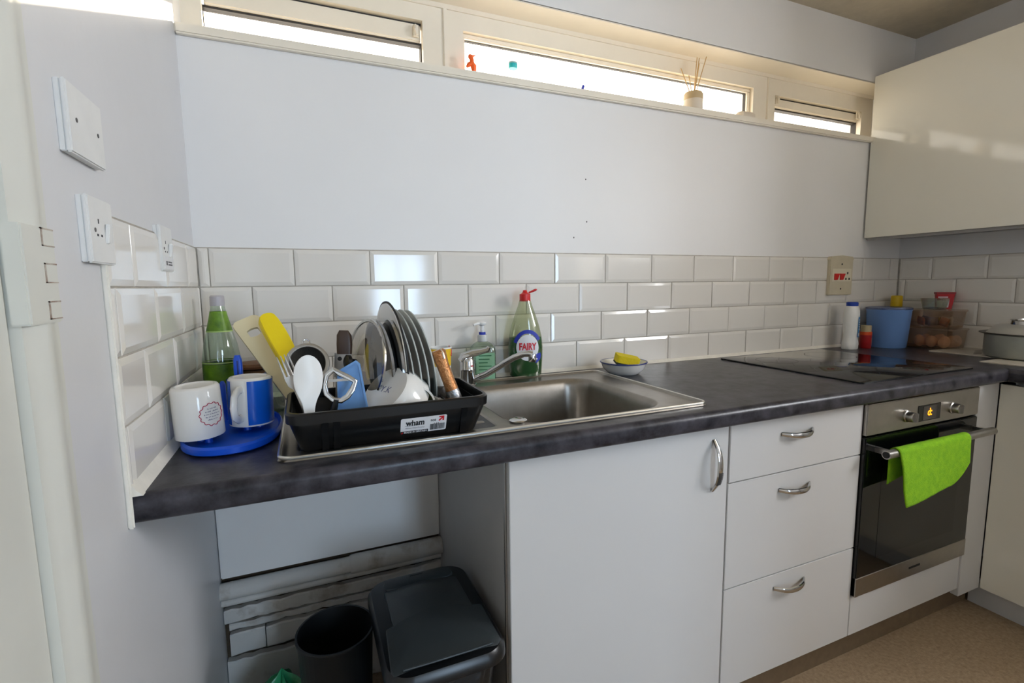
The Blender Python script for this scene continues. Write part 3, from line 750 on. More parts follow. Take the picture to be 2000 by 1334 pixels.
YEL = mat('yellow_plastic', (232, 206, 16), .45)
yr = [(-.016, 0), (-.016, .05), (-.019, .10), (-.019, .178), (-.012, .192), (.010, .194), (.019, .184), (.022, .14), (.021, .10), (.014, .05), (.012, .0)]
yr = soft(yr, 1)
board_like('serving_scoop', 'bright yellow thick plastic scoop leaning over the cutlery', 'scoop', (.250, -.435, 1.0), (.172, -.335, 1.160), (.30, -.85, .35),
           [('blade', MB().loft([[(x*k, y, z) for x, y in yr] for z, k in ((-.009, .92), (-.007, 1), (.007, 1), (.009, .92))]), YEL)])
# cutlery
def cutl(name, label, cat, e0, e1, nrm, parts): return board_like(name, label, cat, e0, e1, nrm, parts)
L = .15
fk = MB().sweep([(0, 0, 0), (0, .06, .0), (0, .085, .001)], [.0045, .0035, .004], [.0012, .0014, .0012], n=8, upv=(1, 0, 0))
hd = MB().loft([[(-w, y, z0-.0007), (w, y, z0-.0007), (w, y, z0+.0007), (-w, y, z0+.0007)] for w, y, z0 in ((.004, .084, .001), (.010, .092, .000), (.0115, .104, -.001), (.0115, .110, -.0005))])
fp_ = [('handle', fk, STEEL), ('neck', hd, STEEL)]
for k in range(4):
    x = -.0098+k*.0065; fp_.append(('tine', MB().sweep([(x, .109, -.0005), (x, .13, .001), (x, .150, .005)], [.0018, .0017, .0008], [.0008]*3, n=6, upv=(1, 0, 0)), STEEL))
cutl('fork', 'steel dinner fork standing tines up at the rack corner', 'fork', (.2555, -.535, .945), (.2115, -.515, 1.09), (0, -1, .1), fp_)
spb = MB().grid(lambda u, v: (.0, 0, 0), 1, 1)
def spoon_bowl(a, b_, d, y0):
    rings = []
    for r in (1., .8, .55, .25, .02): rings.append([(a*r*math.cos(2*PI*i/24), y0+b_*r*math.sin(2*PI*i/24), -d*(1-r*r)) for i in range(24)])
    return MB().loft(rings, False, True)
cutl('spoon', 'steel tablespoon beside the fork in the rack', 'spoon', (.262, -.53, .945), (.238, -.53, 1.045), (.1, -1, .1),
     [('handle', MB().sweep([(0, 0, 0), (0, .05, 0), (0, .07, .001)], [.0045, .003, .003], [.0013]*3, n=8, upv=(1, 0, 0)), STEEL), ('bowl', spoon_bowl(.0145, .021, -.006, .088), STEEL)])
# rice paddle
pr_ = [(-.0085, 0), (-.0085, .03), (-.012, .052), (-.022, .072), (-.0255, .095), (-.0225, .118), (-.013, .133), (0, .138), (.013, .133), (.0225, .118), (.0255, .095), (.022, .072), (.012, .052), (.0085, .03), (.0085, 0)]
pr_ = soft(pr_)
board_like('rice_paddle', 'white plastic rice paddle standing blade up in the rack', 'spatula', (.251, -.553, .952), (.2545, -.545, 1.09), (.05, -1, .12),
           [('blade', MB().loft([[(x*k, y, z) for x, y in pr_] for z, k in ((-.002, .92), (-.001, 1), (.001, 1), (.002, .92))]), WHITEP)])
# strainer
t = thing('strainer', 'small steel hand strainer with wire loop behind the white paddle', 'strainer')
SILV = STEEL
obj('hoop', MB().sweep([(.036*math.cos(2*PI*i/36), .036*math.sin(2*PI*i/36), 0) for i in range(36)], .0022, .0042, n=8, upv=(0, 0, 1), closed=True), STEEL, t)
MESHM = mat('dark_wire_mesh', (70, 68, 64), .4, .8, bump=.6, bscale=700)
obj('mesh_bowl', MB().loft([[(.035*r*math.cos(2*PI*i/28), .035*r*math.sin(2*PI*i/28), -.03*(1-r*r)) for i in range(28)] for r in (1, .85, .65, .4, .1)], False, True), MESHM, t)
obj('loop', MB().sweep([(-.006, .036, 0), (-.006, .044, 0), (0, .049, 0), (.006, .044, 0), (.006, .036, 0)], .0014, n=8), CHROME, t)
obj('handle', MB().sweep([(0, -.036, 0), (.003, -.08, -.004), (.004, -.12, -.006)], .0035, n=8), CHROME, t)
place(t, (.2535, -.492, 1.066), (-.05, -.9, .35), (1, 0, 0))
# peeler with D-shaped steel head
dpts = [(-.004, .022), (-.017, .012), (-.022, -.004), (-.019, -.022), (-.008, -.034), (.006, -.037), (.018, -.030), (.027, -.018), (.033, -.003), (.020, .006), (.006, .014)]
t = thing('peeler', 'steel D-shaped peeler head on a black handle in the rack', 'peeler')
obj('head', MB().sweep([(x, y, 0) for x, y in dpts], .0026, .0052, n=8, upv=(0, 0, 1), closed=True), CHROME, t)
obj('blade', MB().box(-.014, .024, -.001, .004, -.001, .001), STEEL, t)
obj('handle', MB().sweep([(-.002, -.034, 0), (-.010, -.06, -.004), (-.014, -.105, -.006)], [.007, .008, .007], [.005, .007, .007], n=10), BLACKP, t)
place(t, (.3015, -.5405, 1.036), (-.12, -.98, .15), (1, 0, .0))
# knife with brown handle up
board_like('kitchen_knife', 'knife standing point down with dark brown handle and steel bolster', 'knife', (.318, -.41, .975), (.327, -.405, 1.12), (-.15, -1, .1),
           [('blade', MB().loft([[(-.014, y, -.0008), (.017, y, -.0008), (.017, y, .0008), (-.014, y, .0008)] for y in (-.04, .09)]), STEEL),
            ('handle', MB().loft([rr(.003, 0, .030, .013, .006, 0), rr(.003, 0, .032, .015, .007, .02), rr(.002, 0, .030, .014, .007, .04), rr(.001, 0, .018, .009, .004, .050)]).mapv(lambda x, y, z: (x, z+.094, y)), mat('dark_brown_handle', (66, 46, 34), .4)),
            ('bolster', MB().box(-.0165, .0175, .045, .096, -.003, .003), STEEL),
            ('rivet_hole', MB().lathe([(.0045, .003), (.0045, .0036)], 16, cx=-.006, cy=.084), INK)])
# pale blue lunch-box shell standing on its side
SKY = mat('pale_blue_plastic', (120, 168, 226), .35)
board_like('plastic_tub', 'pale blue plastic tub standing on edge at the front of the rack', 'tub', (.331, -.512, .955), (.329, -.500, 1.06), (-.28, -.95, .05),
           [('shell', MB().loft([[(x*k, y, z) for x, y in ((-.027, 0), (.029, 0), (.018, .104), (.012, .110), (-.015, .096), (-.022, .090))] for z, k in ((0, 1), (-.020, .92))]), SKY),
            ('lip', MB().loft([[(x*k, y*k2+a, z) for x, y in ((-.027, 0), (.029, 0), (.018, .104), (.012, .110), (-.015, .096), (-.022, .090))] for z, k, k2, a in ((.0, .94, .96, .002), (.0, 1.09, 1.04, -.002), (.003, 1.09, 1.04, -.002), (.003, .94, .96, .002))], False, False), SKY)])
# lids and pans standing on edge
def disc_thing(name, label, cat, c, nrm, parts, xh=(0, 0, 1)):
    t = thing(name, label, cat)
    for nm, mb, m_ in parts: obj(nm, mb, m_, t)
    return place(t, c, nrm, xh)
disc_thing('pan_lid', 'glass pan lid with steel rim standing on edge in the rack', 'lid', (.368, -.405, 1.047), (-.93, -.30, .16),
           [('glass', MB().lathe([(.090, 0), (.08, .008), (.055, .017), (.02, .022), (.002, .0225)], 40, cap0=False), clear('smoked_glass', (206, 200, 188), .12, .05, .14, (150, 144, 134))),
            ('rim', MB().loft([el(0, 0, r, r, z, 48) for r, z in ((.089, -.002), (.0945, -.002), (.0945, .002), (.089, .0025), (.089, -.002))], False, False), CHROME),
            ('knob', MB().lathe([(.006, .020), (.007, .03), (.014, .034), (.014, .042), (.008, .045)], 20), BLACKP)])
disc_thing('shallow_pan', 'black coated shallow pan with steel edge standing behind the glass lid', 'pan', (.4020, -.388, 1.040), (-.97, -.15, -.06),
           [('wall', MB().loft([el(0, 0, r, r, z, 48) for r, z in ((.090, -.009), (.098, .0), (.100, .004), (.095, .004), (.088, -.006), (.001, -.0065))], True, True), mat('dark_nonstick', (24, 24, 25), .3)),
            ('steel_band', MB().loft([el(0, 0, r, r, z, 48) for r, z in ((.0975, -.002), (.1010, .0045), (.0965, .0055), (.0955, .004))], False, False), CHROME)])
disc_thing('steel_lid', 'polished steel lid standing on edge against the first plate', 'lid', (.4270, -.395, 1.056), (-.975, -.10, -.06),
           [('dome', MB().lathe([(.119, 0), (.117, .004), (.10, .008), (.06, .011), (.002, .0125)], 48), CHROME), ('rim', MB().loft([el(0, 0, r, r, z, 48) for r, z in ((.117, -.0015), (.122, -.001), (.122, .0015), (.117, .002), (.117, -.0015))], False, False), INK)])
pm = None
plabels = ['grey glazed dinner plate standing next to the steel lid', 'grey glazed dinner plate second from the steel lid in the rack', 'grey glazed dinner plate third from the steel lid in the rack', 'grey glazed dinner plate last in the row, by the paper cup']
for i in range(4):
    if pm is None:
        pm = MB().lathe([(.065, 0), (.070, .001), (.095, .009), (.115, .0135), (.1165, .015), (.1155, .0165), (.095, .012), (.072, .0045), (.002, .004)], 56).mesh('plate', PLATE, smooth=50)
    o = bpy.data.objects.new('dinner_plate', pm); COL.objects.link(o)
    tag(o, plabels[i], 'plate', 'plates standing in the dish rack')
    place(o, (.4530+i*.0150, -.393, 1.048-.001*i), (-.975, -.10, -.125-.012*i), (0, 0, 1))
# white bowl upside down, tilted
BW = (.395, -.500, 1.004)
disc_thing('white_bowl', 'white bowl upside down with faint blue maker marks in the rack', 'bowl', BW, (-.62, -.36, .70),
           [('bowl', MB().lathe([(.068, -.056), (.067, -.05), (.064, -.018), (.056, -.003), (.052, .0), (.049, -.0015), (.001, -.002)], 48, cap0=False), CER),
            ('inside', MB().lathe([(.068, -.056), (.065, -.05), (.061, -.02), (.05, -.006), (.001, -.006)], 48, cap0=False), CER),
            ('maker_mark', text_mb('Y.K', .020).mapv(lambda x, y, z: (z, -x, -.0013)), mat('blue_grey_mark', (84, 92, 130), .5))], (0, 0, 1))
disc_thing('green_rim_bowl', 'olive green rimmed bowl nested at the mouth of the white bowl', 'bowl', (.452, -.528, .972), (-.18, -.92, .35),
           [('bowl', MB().lathe([(.012, -.030), (.022, -.028), (.034, -.008), (.036, .0), (.034, .0), (.031, -.008), (.018, -.024), (.001, -.025)], 40), mat('olive_glaze', (92, 98, 70), .2)),
            ('rim', MB().loft([el(0, 0, r, r, z, 40) for r, z in ((.0335, -.001), (.0375, -.001), (.0375, .002), (.0335, .002), (.0335, -.001))], False, False), CER)])
b = MB().grid(lambda u, v: ((u-.5)*.055, (v-.5)*.03+.004*math.sin(7*u), .022*math.sin(PI*u)*math.sin(PI*v)**.6+.003*math.sin(19*u+11*v)), 14, 10)
tag(obj('plastic_wrap', b, clear('milky_plastic', (220, 220, 220), .1, .2, .45, (210, 208, 204)), loc=(.492, -.515, .960)), 'scrap of milky plastic wrap beside the pestle in the rack', 'wrap')
# paper cup
ct = thing('paper_cup', 'yellow and white paper cup with red striped rim behind the pestle', 'cup', (.536, -.405, .983))
obj('lower_wall', MB().lathe([(.0205, 0), (.0215, .001), (.0225, .045)], 28, cap1=False), WHITEP, ct)
obj('upper_wall', MB().lathe([(.0225, .045), (.0238, .086)], 28, cap0=False, cap1=False), mat('cup_yellow', (232, 186, 24), .45), ct)
obj('inside', MB().lathe([(.0236, .086), (.021, .006), (.001, .006)], 28, cap0=False), WHITEP, ct)
obj('rim', MB().loft([el(0, 0, r, r, z, 28) for r, z in ((.0232, .085), (.0246, .085), (.0246, .088), (.0232, .088), (.0232, .085))], False, False), WHITEP, ct)
obj('swirl', MB().sweep([((.0229+z*.03)*math.cos(-1.75+.16*math.cos(a)*k), (.0229+z*.03)*math.sin(-1.75+.16*math.cos(a)*k), .052+.005*math.sin(a)*k) for i in range(24) for a, k, z in ((i/24*4.6*PI, 1-i/30, .01),)], .0005, n=5), mat('swirl_brown', (170, 120, 30), .5), ct)
for k in range(3):
    a = -.55+k*.22; obj('red_stripe', MB().sweep([(.0238*math.cos(a), .0238*math.sin(a), .068+.004*k), (.0245*math.cos(a+.5), .0245*math.sin(a+.5), .080+.004*k)], .0016, n=6), REDI, ct)
tag(obj('patterned_pot', MB().lathe([(.020, 0), (.024, .006), (.0245, .03), (.020, .045), (.012, .066)], 24), mat('dark_lace', (60, 54, 50), .5, rgb2=(26, 24, 24), vscale=120), loc=(.528, -.425, .9175)), 'dark patterned pot holding up the paper cup', 'pot')
# pestle
cop = mat('hammered_copper', (158, 100, 58), .32, .7, rgb2=(196, 142, 92), vscale=120, bump=.4, bscale=260)
board_like('pestle', 'hammered copper handled pestle with silver end in the rack corner', 'pestle', (.545, -.512, .950), (.506, -.495, 1.074), (0, -1, .2),
           [('silver_end', MB().lathe([(.011, 0), (.0145, .006), (.0145, .03), (.0135, .045)], 20).mapv(lambda x, y, z: (x, z, y)), mat('hammered_silver', (176, 176, 178), .3, .9, bump=.4, bscale=260)),
            ('handle', MB().lathe([(.0137, .044), (.013, .07), (.0132, .10), (.0155, .122), (.0165, .128), (.013, .133)], 20).mapv(lambda x, y, z: (x, z, y)), cop),
            ('handle_slot', MB().sweep([(.004, .112, .0128), (.005, .125, .0145), (.004, .134, .010)], .0028, n=8), mat('pale_metal', (200, 186, 170), .3, .8))])

# ================================================================== BEHIND THE SINK
fb = thing('washing_up_bottle', 'clear washing-up liquid bottle half full of green with open red cap', 'bottle', (.908, -.055, ZT+.004), (0, 0, -.32))
def shape(z):
    k = [(0, .048), (.004, .0515), (.03, .0535), (.06, .0555), (.095, .0565), (.13, .053), (.165, .045), (.20, .034), (.228, .0235), (.246, .0185)]
    for (z0, w0), (z1, w1) in zip(k, k[1:]):
        if z0 <= z <= z1: return w0+(w1-w0)*(z-z0)/(z1-z0)
    return k[-1][1]
def fring(z, o=0.): 
    w = shape(z)-o; d_ = min(w, .032-o+.0)*(1 if z < .15 else 1)
    d_ = min(.031, .0185+.45*max(0, w-.0185))-o*.5
    return el(0, 0, w, d_, z, 40)
zs = [0, .004, .02, .04, .06, .08, .095, .112, .13, .148, .165, .182, .20, .214, .228, .238, .246]
obj('bottle_shell', MB().loft([fring(z) for z in zs]), clear('greenish_plastic', (226, 230, 210), .05, .06, .05, (186, 190, 160)), fb)
lq = [z for z in zs if z < .125]+[.128]
obj('green_liquid', MB().loft([fring(max(z, .003), .0016) for z in lq]), mat('green_liquid', (0, 92, 38), .12, spec=.4, sss=0), fb)
cp = obj('cap', MB().lathe([(.0175, .243), (.0178, .246), (.0175, .266), (.012, .268), (.008, .272), (.006, .278), (.003, .279)], 24), REDP, fb)
obj('flip_lid', MB().sweep([(.012, 0, .270), (.024, -.001, .275), (.034, -.002, .279), (.038, -.002, .281)], [.003, .0035, .004, .002], [.006, .007, .007, .004], n=10, upv=(0, 0, 1)), REDP, cp)
def onb(x, y, z):
    w = shape(z)+.0; d_ = min(.031, .0185+.45*max(0, w-.0185))
    u_ = max(-.98, min(.98, x/w)); return (x, -d_*math.sqrt(1-u_*u_)-.0007+y, z)
def blob(cx, cz, a, c, y, a0=0, a1=2*PI, n=28, ri_=0.):
    bb = MB(); k = 6
    def P_(r, t): return onb(cx+a*r*math.cos(t), y, cz+c*r*math.sin(t))
    return bb.grid(lambda u, v: P_(ri_+(1-ri_)*v, a0+(a1-a0)*u), n, k)
lb = obj('label', blob(.004, .096, .036, .042, -.0002), PAPER, fb, smooth=80)
obj('blue_arc', blob(.004, .098, .046, .056, -.0005, .45, 2.85, ri_=.78), BLUEI, lb, smooth=80)
obj('blue_arc', blob(.018, .070, .030, .026, -.0006, -1.2, .35, ri_=.30), BLUEI, lb, smooth=80)
obj('lettering', text_mb('FAIRY', .034, 0, .0014, .056).mapv(lambda x, y, z: onb(.004+x, -.0009, .099+z*.9)), mat('fairy_red', (196, 34, 48), .5), lb, smooth=0)
obj('print_line', MB().grid(lambda u, v: onb(.018+.018*u, -.0011, .057+.005*v), 6, 1), PAPER, lb)
sd = thing('soap_dispenser', 'clear pump bottle of pale green hand soap behind the tap', 'soap dispenser', (.764, -.046, ZT+.002), (0, 0, -.28))
obj('bottle', MB().loft([rr(0, 0, .082, .040, .016, z) for z in (0, .09)]+[rr(0, 0, .078, .038, .016, .104), rr(0, 0, .055, .032, .014, .116), rr(0, 0, .034, .028, .012, .122)]), clear('clear_soap_bottle', (216, 226, 214), .08, .06, .10, (190, 200, 184)), sd)
obj('soap', MB().loft([rr(0, 0, .078, .036, .015, z) for z in (.002, .082)]), mat('pale_green_soap', (146, 190, 150), .25), sd)
lb = obj('label', MB().box(-.022, .036, -.0213, -.0205, .006, .088), mat('mint_label', (150, 200, 160), .45), sd)
for k in range(6): obj('print_line', MB().box(-.014, .026-.006*(k % 3), -.0217, -.0212, .078-.011*k, .081-.011*k), mat('label_green', (48, 116, 72), .5), lb, smooth=0)
obj('collar', MB().lathe([(.0145, .122), (.016, .124), (.016, .140), (.014, .144)], 24), mat('grey_pump', (196, 198, 196), .35), sd)
obj('blue_ring', MB().lathe([(.0105, .144), (.0105, .152)], 20), BLUEI, sd)
obj('pump', MB().lathe([(.006, .150), (.006, .172), (.012, .175), (.0135, .180), (.010, .184)], 20), WHITEP, sd)
obj('nozzle', MB().sweep([(0, 0, .179), (-.015, -.010, .180), (-.028, -.018, .176)], [.006, .0045, .0035], n=10), WHITEP, sd)
bd = thing('enamel_dish', 'white enamel dish with blue rim on the worktop by the sink', 'dish', (1.232, -.138, ZT))
obj('dish', MB().lathe([(.048, 0), (.052, .003), (.068, .018), (.0755, .038), (.077, .040), (.0745, .0405), (.066, .020), (.05, .006), (.001, .0055)], 44), CER, bd, smooth=60)
obj('rim', MB().loft([el(0, 0, r, r, z, 44) for r, z in ((.0745, .0385), (.0778, .0375), (.0788, .0395), (.0778, .0418), (.0745, .0412), (.0745, .0385))], False, False), mat('enamel_blue', (36, 48, 112), .3), bd)
sg = thing('sponge', 'yellow washing-up sponge with dark scourer lying in the enamel dish', 'sponge', (1.243, -.135, ZT+.031), (.12, .22, -.35))
obj('foam', MB().loft([rr(0, 0, .078, .05, .008, z) for z in (.004, .006, .026, .028)]), mat('yellow_sponge', (212, 192, 24), .9, bump=.5, bscale=260), sg)
obj('scourer', MB().loft([rr(0, 0, .078, .05, .008, z) for z in (-.003, .004)]), mat('dark_scourer', (54, 62, 34), .95, bump=.6, bscale=500), sg)

# ================================================================== RIGHT-HAND CORNER
wb = thing('cleaner_bottle', 'white plastic cleaner bottle with blue cap standing on the hob edge', 'bottle', (2.475, -.085, ZT))
PR = [(.033, 0), (.036, .004), (.0365, .025), (.032, .048), (.031, .062), (.034, .085), (.0355, .15), (.035, .165), (.029, .183), (.024, .192)]
obj('bottle', MB().lathe(PR, 32, sy=.8), WHITEP, wb)
obj('cap', MB().lathe([(.0245, .190), (.0255, .193), (.0255, .205), (.022, .208)], 28, sy=.85), mat('royal_blue', (18, 58, 158), .35), wb)
lb = obj('label', MB().grid(lambda u, v: (.0362*math.cos(-1.5+1.35*u), .8*.0364*math.sin(-1.5+1.35*u), .055+.088*v), 12, 1), mat('cleaner_blue', (54, 122, 178), .4), wb)
for k in range(5): obj('print_line', MB().grid(lambda u, v: (.0366*math.cos(-1.35+1.0*u), .8*.0368*math.sin(-1.35+1.0*u), .088+.010*k+.004*v), 8, 1), PAPER, lb)
obj('print_line', MB().grid(lambda u, v: (.0366*math.cos(-1.35+1.0*u), .8*.0368*math.sin(-1.35+1.0*u), .060+.012*v), 8, 1), PAPER, lb)
rj = thing('spice_jar', 'small red labelled spice jar between the cleaner bottle and blue bucket', 'jar', (2.565, -.095, ZT))
obj('jar', MB().lathe([(.021, 0), (.023, .003), (.023, .066)], 24), mat('jar_red', (156, 26, 30), .3), rj)
obj('orange_band', MB().lathe([(.0233, .060), (.0233, .074)], 24), mat('orange_band', (206, 78, 26), .4), rj)
obj('lid', MB().lathe([(.0205, .074), (.0205, .100), (.019, .102)], 24), mat('clear_lid', (182, 166, 128), .3), rj)
obj('print', MB().grid(lambda u, v: (.0236*math.cos(-1.35+.28*u), .0236*math.sin(-1.35+.28*u), .014+.034*v), 4, 1), mat('faded_pink', (206, 170, 172), .5), rj)
bc = thing('plastic_bucket', 'mid blue plastic canister with clear lid edge in the far corner', 'canister', (2.695, -.108, ZT))
BLUC = mat('denim_blue_plastic', (112, 150, 208), .4)
obj('bucket', MB().lathe([(.070, 0), (.073, .004), (.0835, .165), (.0855, .168), (.0855, .172), (.080, .172), (.070, .010), (.001, .008)], 40), BLUC, bc, smooth=50)
obj('lid', MB().lathe([(.086, .171), (.087, .173), (.087, .178), (.08, .181), (.002, .181)], 40), clear('bluish_lid', (170, 184, 214), .1, .12, .35, (120, 140, 190)), bc)
yb = thing('sauce_bottle', 'yellow capped bottle standing behind the blue canister in the corner', 'bottle', (2.842, -.055, ZT))
obj('bottle', MB().lathe([(.026, 0), (.028, .004), (.028, .12), (.022, .16), (.0175, .175)], 24), CLEARP, yb)
obj('cap', MB().lathe([(.0225, .176), (.0235, .18), (.0225, .226), (.019, .229)], 24), mat('cap_yellow', (206, 172, 16), .4), yb)
ec = (2.838, -.222)
def tubbox(name, label, c, w, h_, z0, hh, m_, rz=.0):
    t = thing(name, label, 'container', (c[0], c[1], z0), (0, 0, rz))
    obj('box', MB().loft([rr(0, 0, w*.90, h_*.90, .022, 0), rr(0, 0, w*.92, h_*.92, .024, .003), rr(0, 0, w, h_, .026, hh-.004), rr(0, 0, w-.003, h_-.003, .025, hh-.004), rr(0, 0, w*.90, h_*.90, .022, .004)]), m_, t)
    obj('lid', MB().loft([rr(0, 0, w+.006, h_+.006, .028, hh-.004), rr(0, 0, w+.008, h_+.008, .028, hh), rr(0, 0, w+.006, h_+.006, .028, hh+.004), rr(0, 0, w-.02, h_-.02, .02, hh+.005)]), m_, t)
    return t
tubbox('egg_container', 'clear plastic box of brown eggs, lower of the stacked pair', ec, .150, .185, ZT, .086, CLEARY)
tubbox('food_container', 'clear plastic box of wrapped sweets stacked on the egg box', (ec[0], ec[1]+.004), .142, .178, ZT+.0925, .074, CLEARY)
EGG = mat('egg_shell', (232, 184, 152), .5, var=.06, vscale=10); em = None
for i, (x, y) in enumerate(((-.044, -.058), (-.046, -.012), (-.044, .035), (.002, -.060), (.002, -.014), (.0, .034), (.044, -.058), (.044, .0))):
    if em is None:
        em = MB().lathe([(.001, -.0265)]+[(.0205*math.sin(PI*k/14)*(1-.10*math.cos(PI*k/14)*-1), -.0265*math.cos(PI*k/14)) for k in range(1, 14)]+[(.001, .0265)], 20).mesh('egg', EGG)
    o = bpy.data.objects.new('egg', em); COL.objects.link(o); o.location = (ec[0]+x, ec[1]+y, ZT+.0325); o.rotation_euler = (random.uniform(-.25, .25), random.uniform(-.25, .25), i*1.1)
    tag(o, 'brown hen egg lying in the lower clear container', 'egg', 'eggs in the clear container')
sw = [((150, 80, 30), 'amber'), ((84, 50, 28), 'dark brown'), ((190, 110, 40), 'orange'), ((196, 190, 180), 'white'), ((168, 140, 50), 'mustard'), ((96, 66, 50), 'cocoa brown')]
k = 0
for i, (x, y) in enumerate(((-.042, -.055), (-.040, -.012), (-.043, .032), (.0, -.052), (.002, -.008), (.0, .038))):
    rgb, nm = sw[i]
    o = obj('sweet_packet', MB().loft([rr(0, 0, .034, .002, .0009, -.019), rr(0, 0, .034, .014, .006, -.011), rr(0, 0, .034, .016, .007, .008), rr(0, 0, .034, .002, .0009, .019)]), mat('wrapper_%d' % i, rgb, .35, rgb2=tuple(int(v*.6) for v in rgb), vscale=60), loc=(ec[0]+x, ec[1]+.004+y, ZT+.0925+.027), rot=(random.uniform(-.2, .2), random.uniform(-.3, .3), 1.2+random.uniform(-.6, .6)))
    tag(o, '%s wrapped sweet packet inside the upper clear container' % nm, 'packet', 'packets in the upper container')
tz = ZT+.0925+.0795
tt = thing('small_tub', 'small clear tub with dark crumbs on top of the stacked containers', 'tub', (2.815, -.222, tz))
obj('tub', MB().loft([rr(0, 0, .060, .070, .016, 0), rr(0, 0, .076, .088, .02, .046), rr(0, 0, .080, .092, .02, .048), rr(0, 0, .074, .086, .02, .047), rr(0, 0, .058, .068, .016, .002)]), CLEARP, tt)
obj('crumbs', MB().loft([rr(0, 0, .056, .066, .015, .002), rr(0, 0, .05, .06, .014, .006), rr(.0, .0, .02, .02, .009, .009)]), mat('dark_crumbs', (70, 56, 40), .9, bump=.5, bscale=200), tt)
rp = thing('drink_carton', 'red and white carton standing behind the small clear tub', 'carton', (2.886, -.222, tz), (0, 0, -.9))
obj('box', MB().loft([rr(0, 0, .050, .030, .002, 0), rr(0, 0, .064, .040, .002, .068)]), mat('carton_red', (186, 22, 34), .4), rp)
obj('lid', MB().loft([rr(0, 0, .068, .043, .002, .066), rr(0, 0, .068, .043, .002, .074)]), mat('carton_dark_red', (150, 14, 26), .4), rp)
obj('white_panel', MB()._add([(-.028, -.0205, .006), (.012, -.0205, .006), (.014, -.0212, .038), (-.030, -.0212, .038)], [(0, 1, 2, 3)]).mapv(lambda x, y, z: (x, -.0152-.005*z/.068-.0008, z)), PAPER, rp)
obj('print_line', MB().box(-.026, .008, 0, .0004, .050, .054).box(-.02, .006, 0, .0004, .044, .047).mapv(lambda x, y, z: (x, y-.0152-.005*z/.068-.001, z)), PAPER, rp)
# mats and pot
MATM = mat('pale_mat', (206, 200, 188), .45, rgb2=(172, 164, 150), vscale=12)
for (x0, x1, y0, y1), lab_ in (((2.675, 2.925, -.525, -.285), 'pale patterned table mat lying flat by the egg container'), ((2.508, 2.76, -.79, -.528), 'pale patterned table mat lying flat under the front of the pot')):
    mt = thing('table_mat', lab_, 'mat', ((x0+x1)/2, (y0+y1)/2, ZT), (0, 0, 0), 'table mats')
    w, h_ = x1-x0, y1-y0
    obj('board', MB().box(-w/2, w/2, -h_/2, h_/2, .0003, .0045), MATM, mt, bevel=.001)
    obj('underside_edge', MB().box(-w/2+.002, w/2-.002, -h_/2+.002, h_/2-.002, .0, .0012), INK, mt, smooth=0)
    for a in range(3):
        obj('leaf_print', MB().prism([(-.07+.05*a+.022*math.cos(t_)*(1+.3*math.cos(2*t_)), .02*a-.02+.010*math.sin(t_)) for t_ in [2*PI*i/14 for i in range(14)]], 'z', .0045, .0049), mat('mat_print', (120, 112, 100), .5), mt, smooth=0)
pl = (2.752, -.572, ZT+.005)
po = thing('cooking_pot', 'dull aluminium cooking pot with domed lid on the table mats', 'pot', pl)
ALU = mat('dull_aluminium', (158, 160, 152), .42, .55, var=.06, vscale=20)
obj('body', MB().lathe([(.118, 0), (.128, .006), (.131, .02), (.131, .088)], 56, cap1=False), ALU, po)
obj('rim', MB().loft([el(0, 0, r, r, z, 56) for r, z in ((.128, .086), (.146, .091), (.148, .0935), (.146, .095), (.128, .093), (.128, .086))], False, False), mat('dark_rim', (92, 92, 88), .4, .7), po)
ld = obj('lid', MB().lathe([(.1275, .0935), (.122, .097), (.112, .112), (.098, .121), (.07, .125), (.062, .125)], 56), mat('satin_lid', (196, 196, 192), .38, .5), po)
obj('lid_ring', MB().lathe([(.060, .124), (.062, .126), (.060, .139), (.064, .142), (.062, .145), (.052, .145), (.05, .130), (.001, .129)], 44), CHROME, ld)

# ================================================================== CLOTH ON THE OVEN RAIL
def cloth(u, v):
    # u along the rail, v from back hem over the rail to the front hem
    x = 1.812+.362*u
    backz = .612+.02*math.sin(3*u); frontz = .550+.030*u+.055*max(0, (u-.72)/.28)**2
    if v < .35:
        t_ = v/.35; z = backz+(.711-backz)*t_; y = -.641+.004*math.sin(8*u)*(1-t_); x += .0
    elif v < .5:
        a = PI*(v-.35)/.15; y = -.655+.0145*math.cos(a); z = .711+.0145*math.sin(a)
    else:
        t_ = (v-.5)/.5; z = .711+(frontz-.711)*t_; y = -.6695-.012*t_*(.6+.4*math.sin(5*u+1)); x += .030*t_*(1-u)+.004*math.sin(6*t_)*(1-u)-.006*t_*u
    return (x, y, z+.0012*math.sin(40*u)*.3)
tag(obj('cloth', MB().grid(cloth, 40, 60), mat('lime_microfibre', (140, 196, 18), .95, rgb2=(120, 178, 14), vscale=60, bump=.8, bscale=420), solid=.003), 'lime green microfibre cloth hanging over the oven handle', 'cloth')

# ================================================================== BINS UNDER THE WORKTOP
bx = (.478, -.482, 0)
bn = thing('swing_bin', 'large black lidded waste bin lined with a bag beside the cabinet', 'bin', bx)
BW_, BD_ = .236, .335
obj('body', MB().loft([rr(0, 0, .17, .25, .04, 0), rr(0, 0, .175, .255, .04, .006), rr(0, 0, BW_-.04, BD_-.03, .045, .44), rr(0, 0, BW_-.046, BD_-.036, .045, .44), rr(0, 0, .165, .245, .04, .01)]), BLACKP, bn)
def bagring(o, z, amp, ph):
    p = rr(0, 0, BW_-.03+o, BD_-.02+o, .045, z, 14); out = []
    for i, (x, y, zz) in enumerate(p):
        k = 1+amp*math.sin(i*1.9+ph)+amp*.6*math.sin(i*.7+ph*2); out.append((x*k, y*k, zz+.006*math.sin(i*1.3+ph)))
    return out
obj('bag_edge', MB().loft([bagring(-.002, .452, .0, 0), bagring(.004, .45, .008, 1), bagring(-.008, .40, .012, 2), bagring(-.012, .35, .02, 3.3), bagring(-.012, .31, .025, 5)], False, False), BAGM, bn, smooth=60)
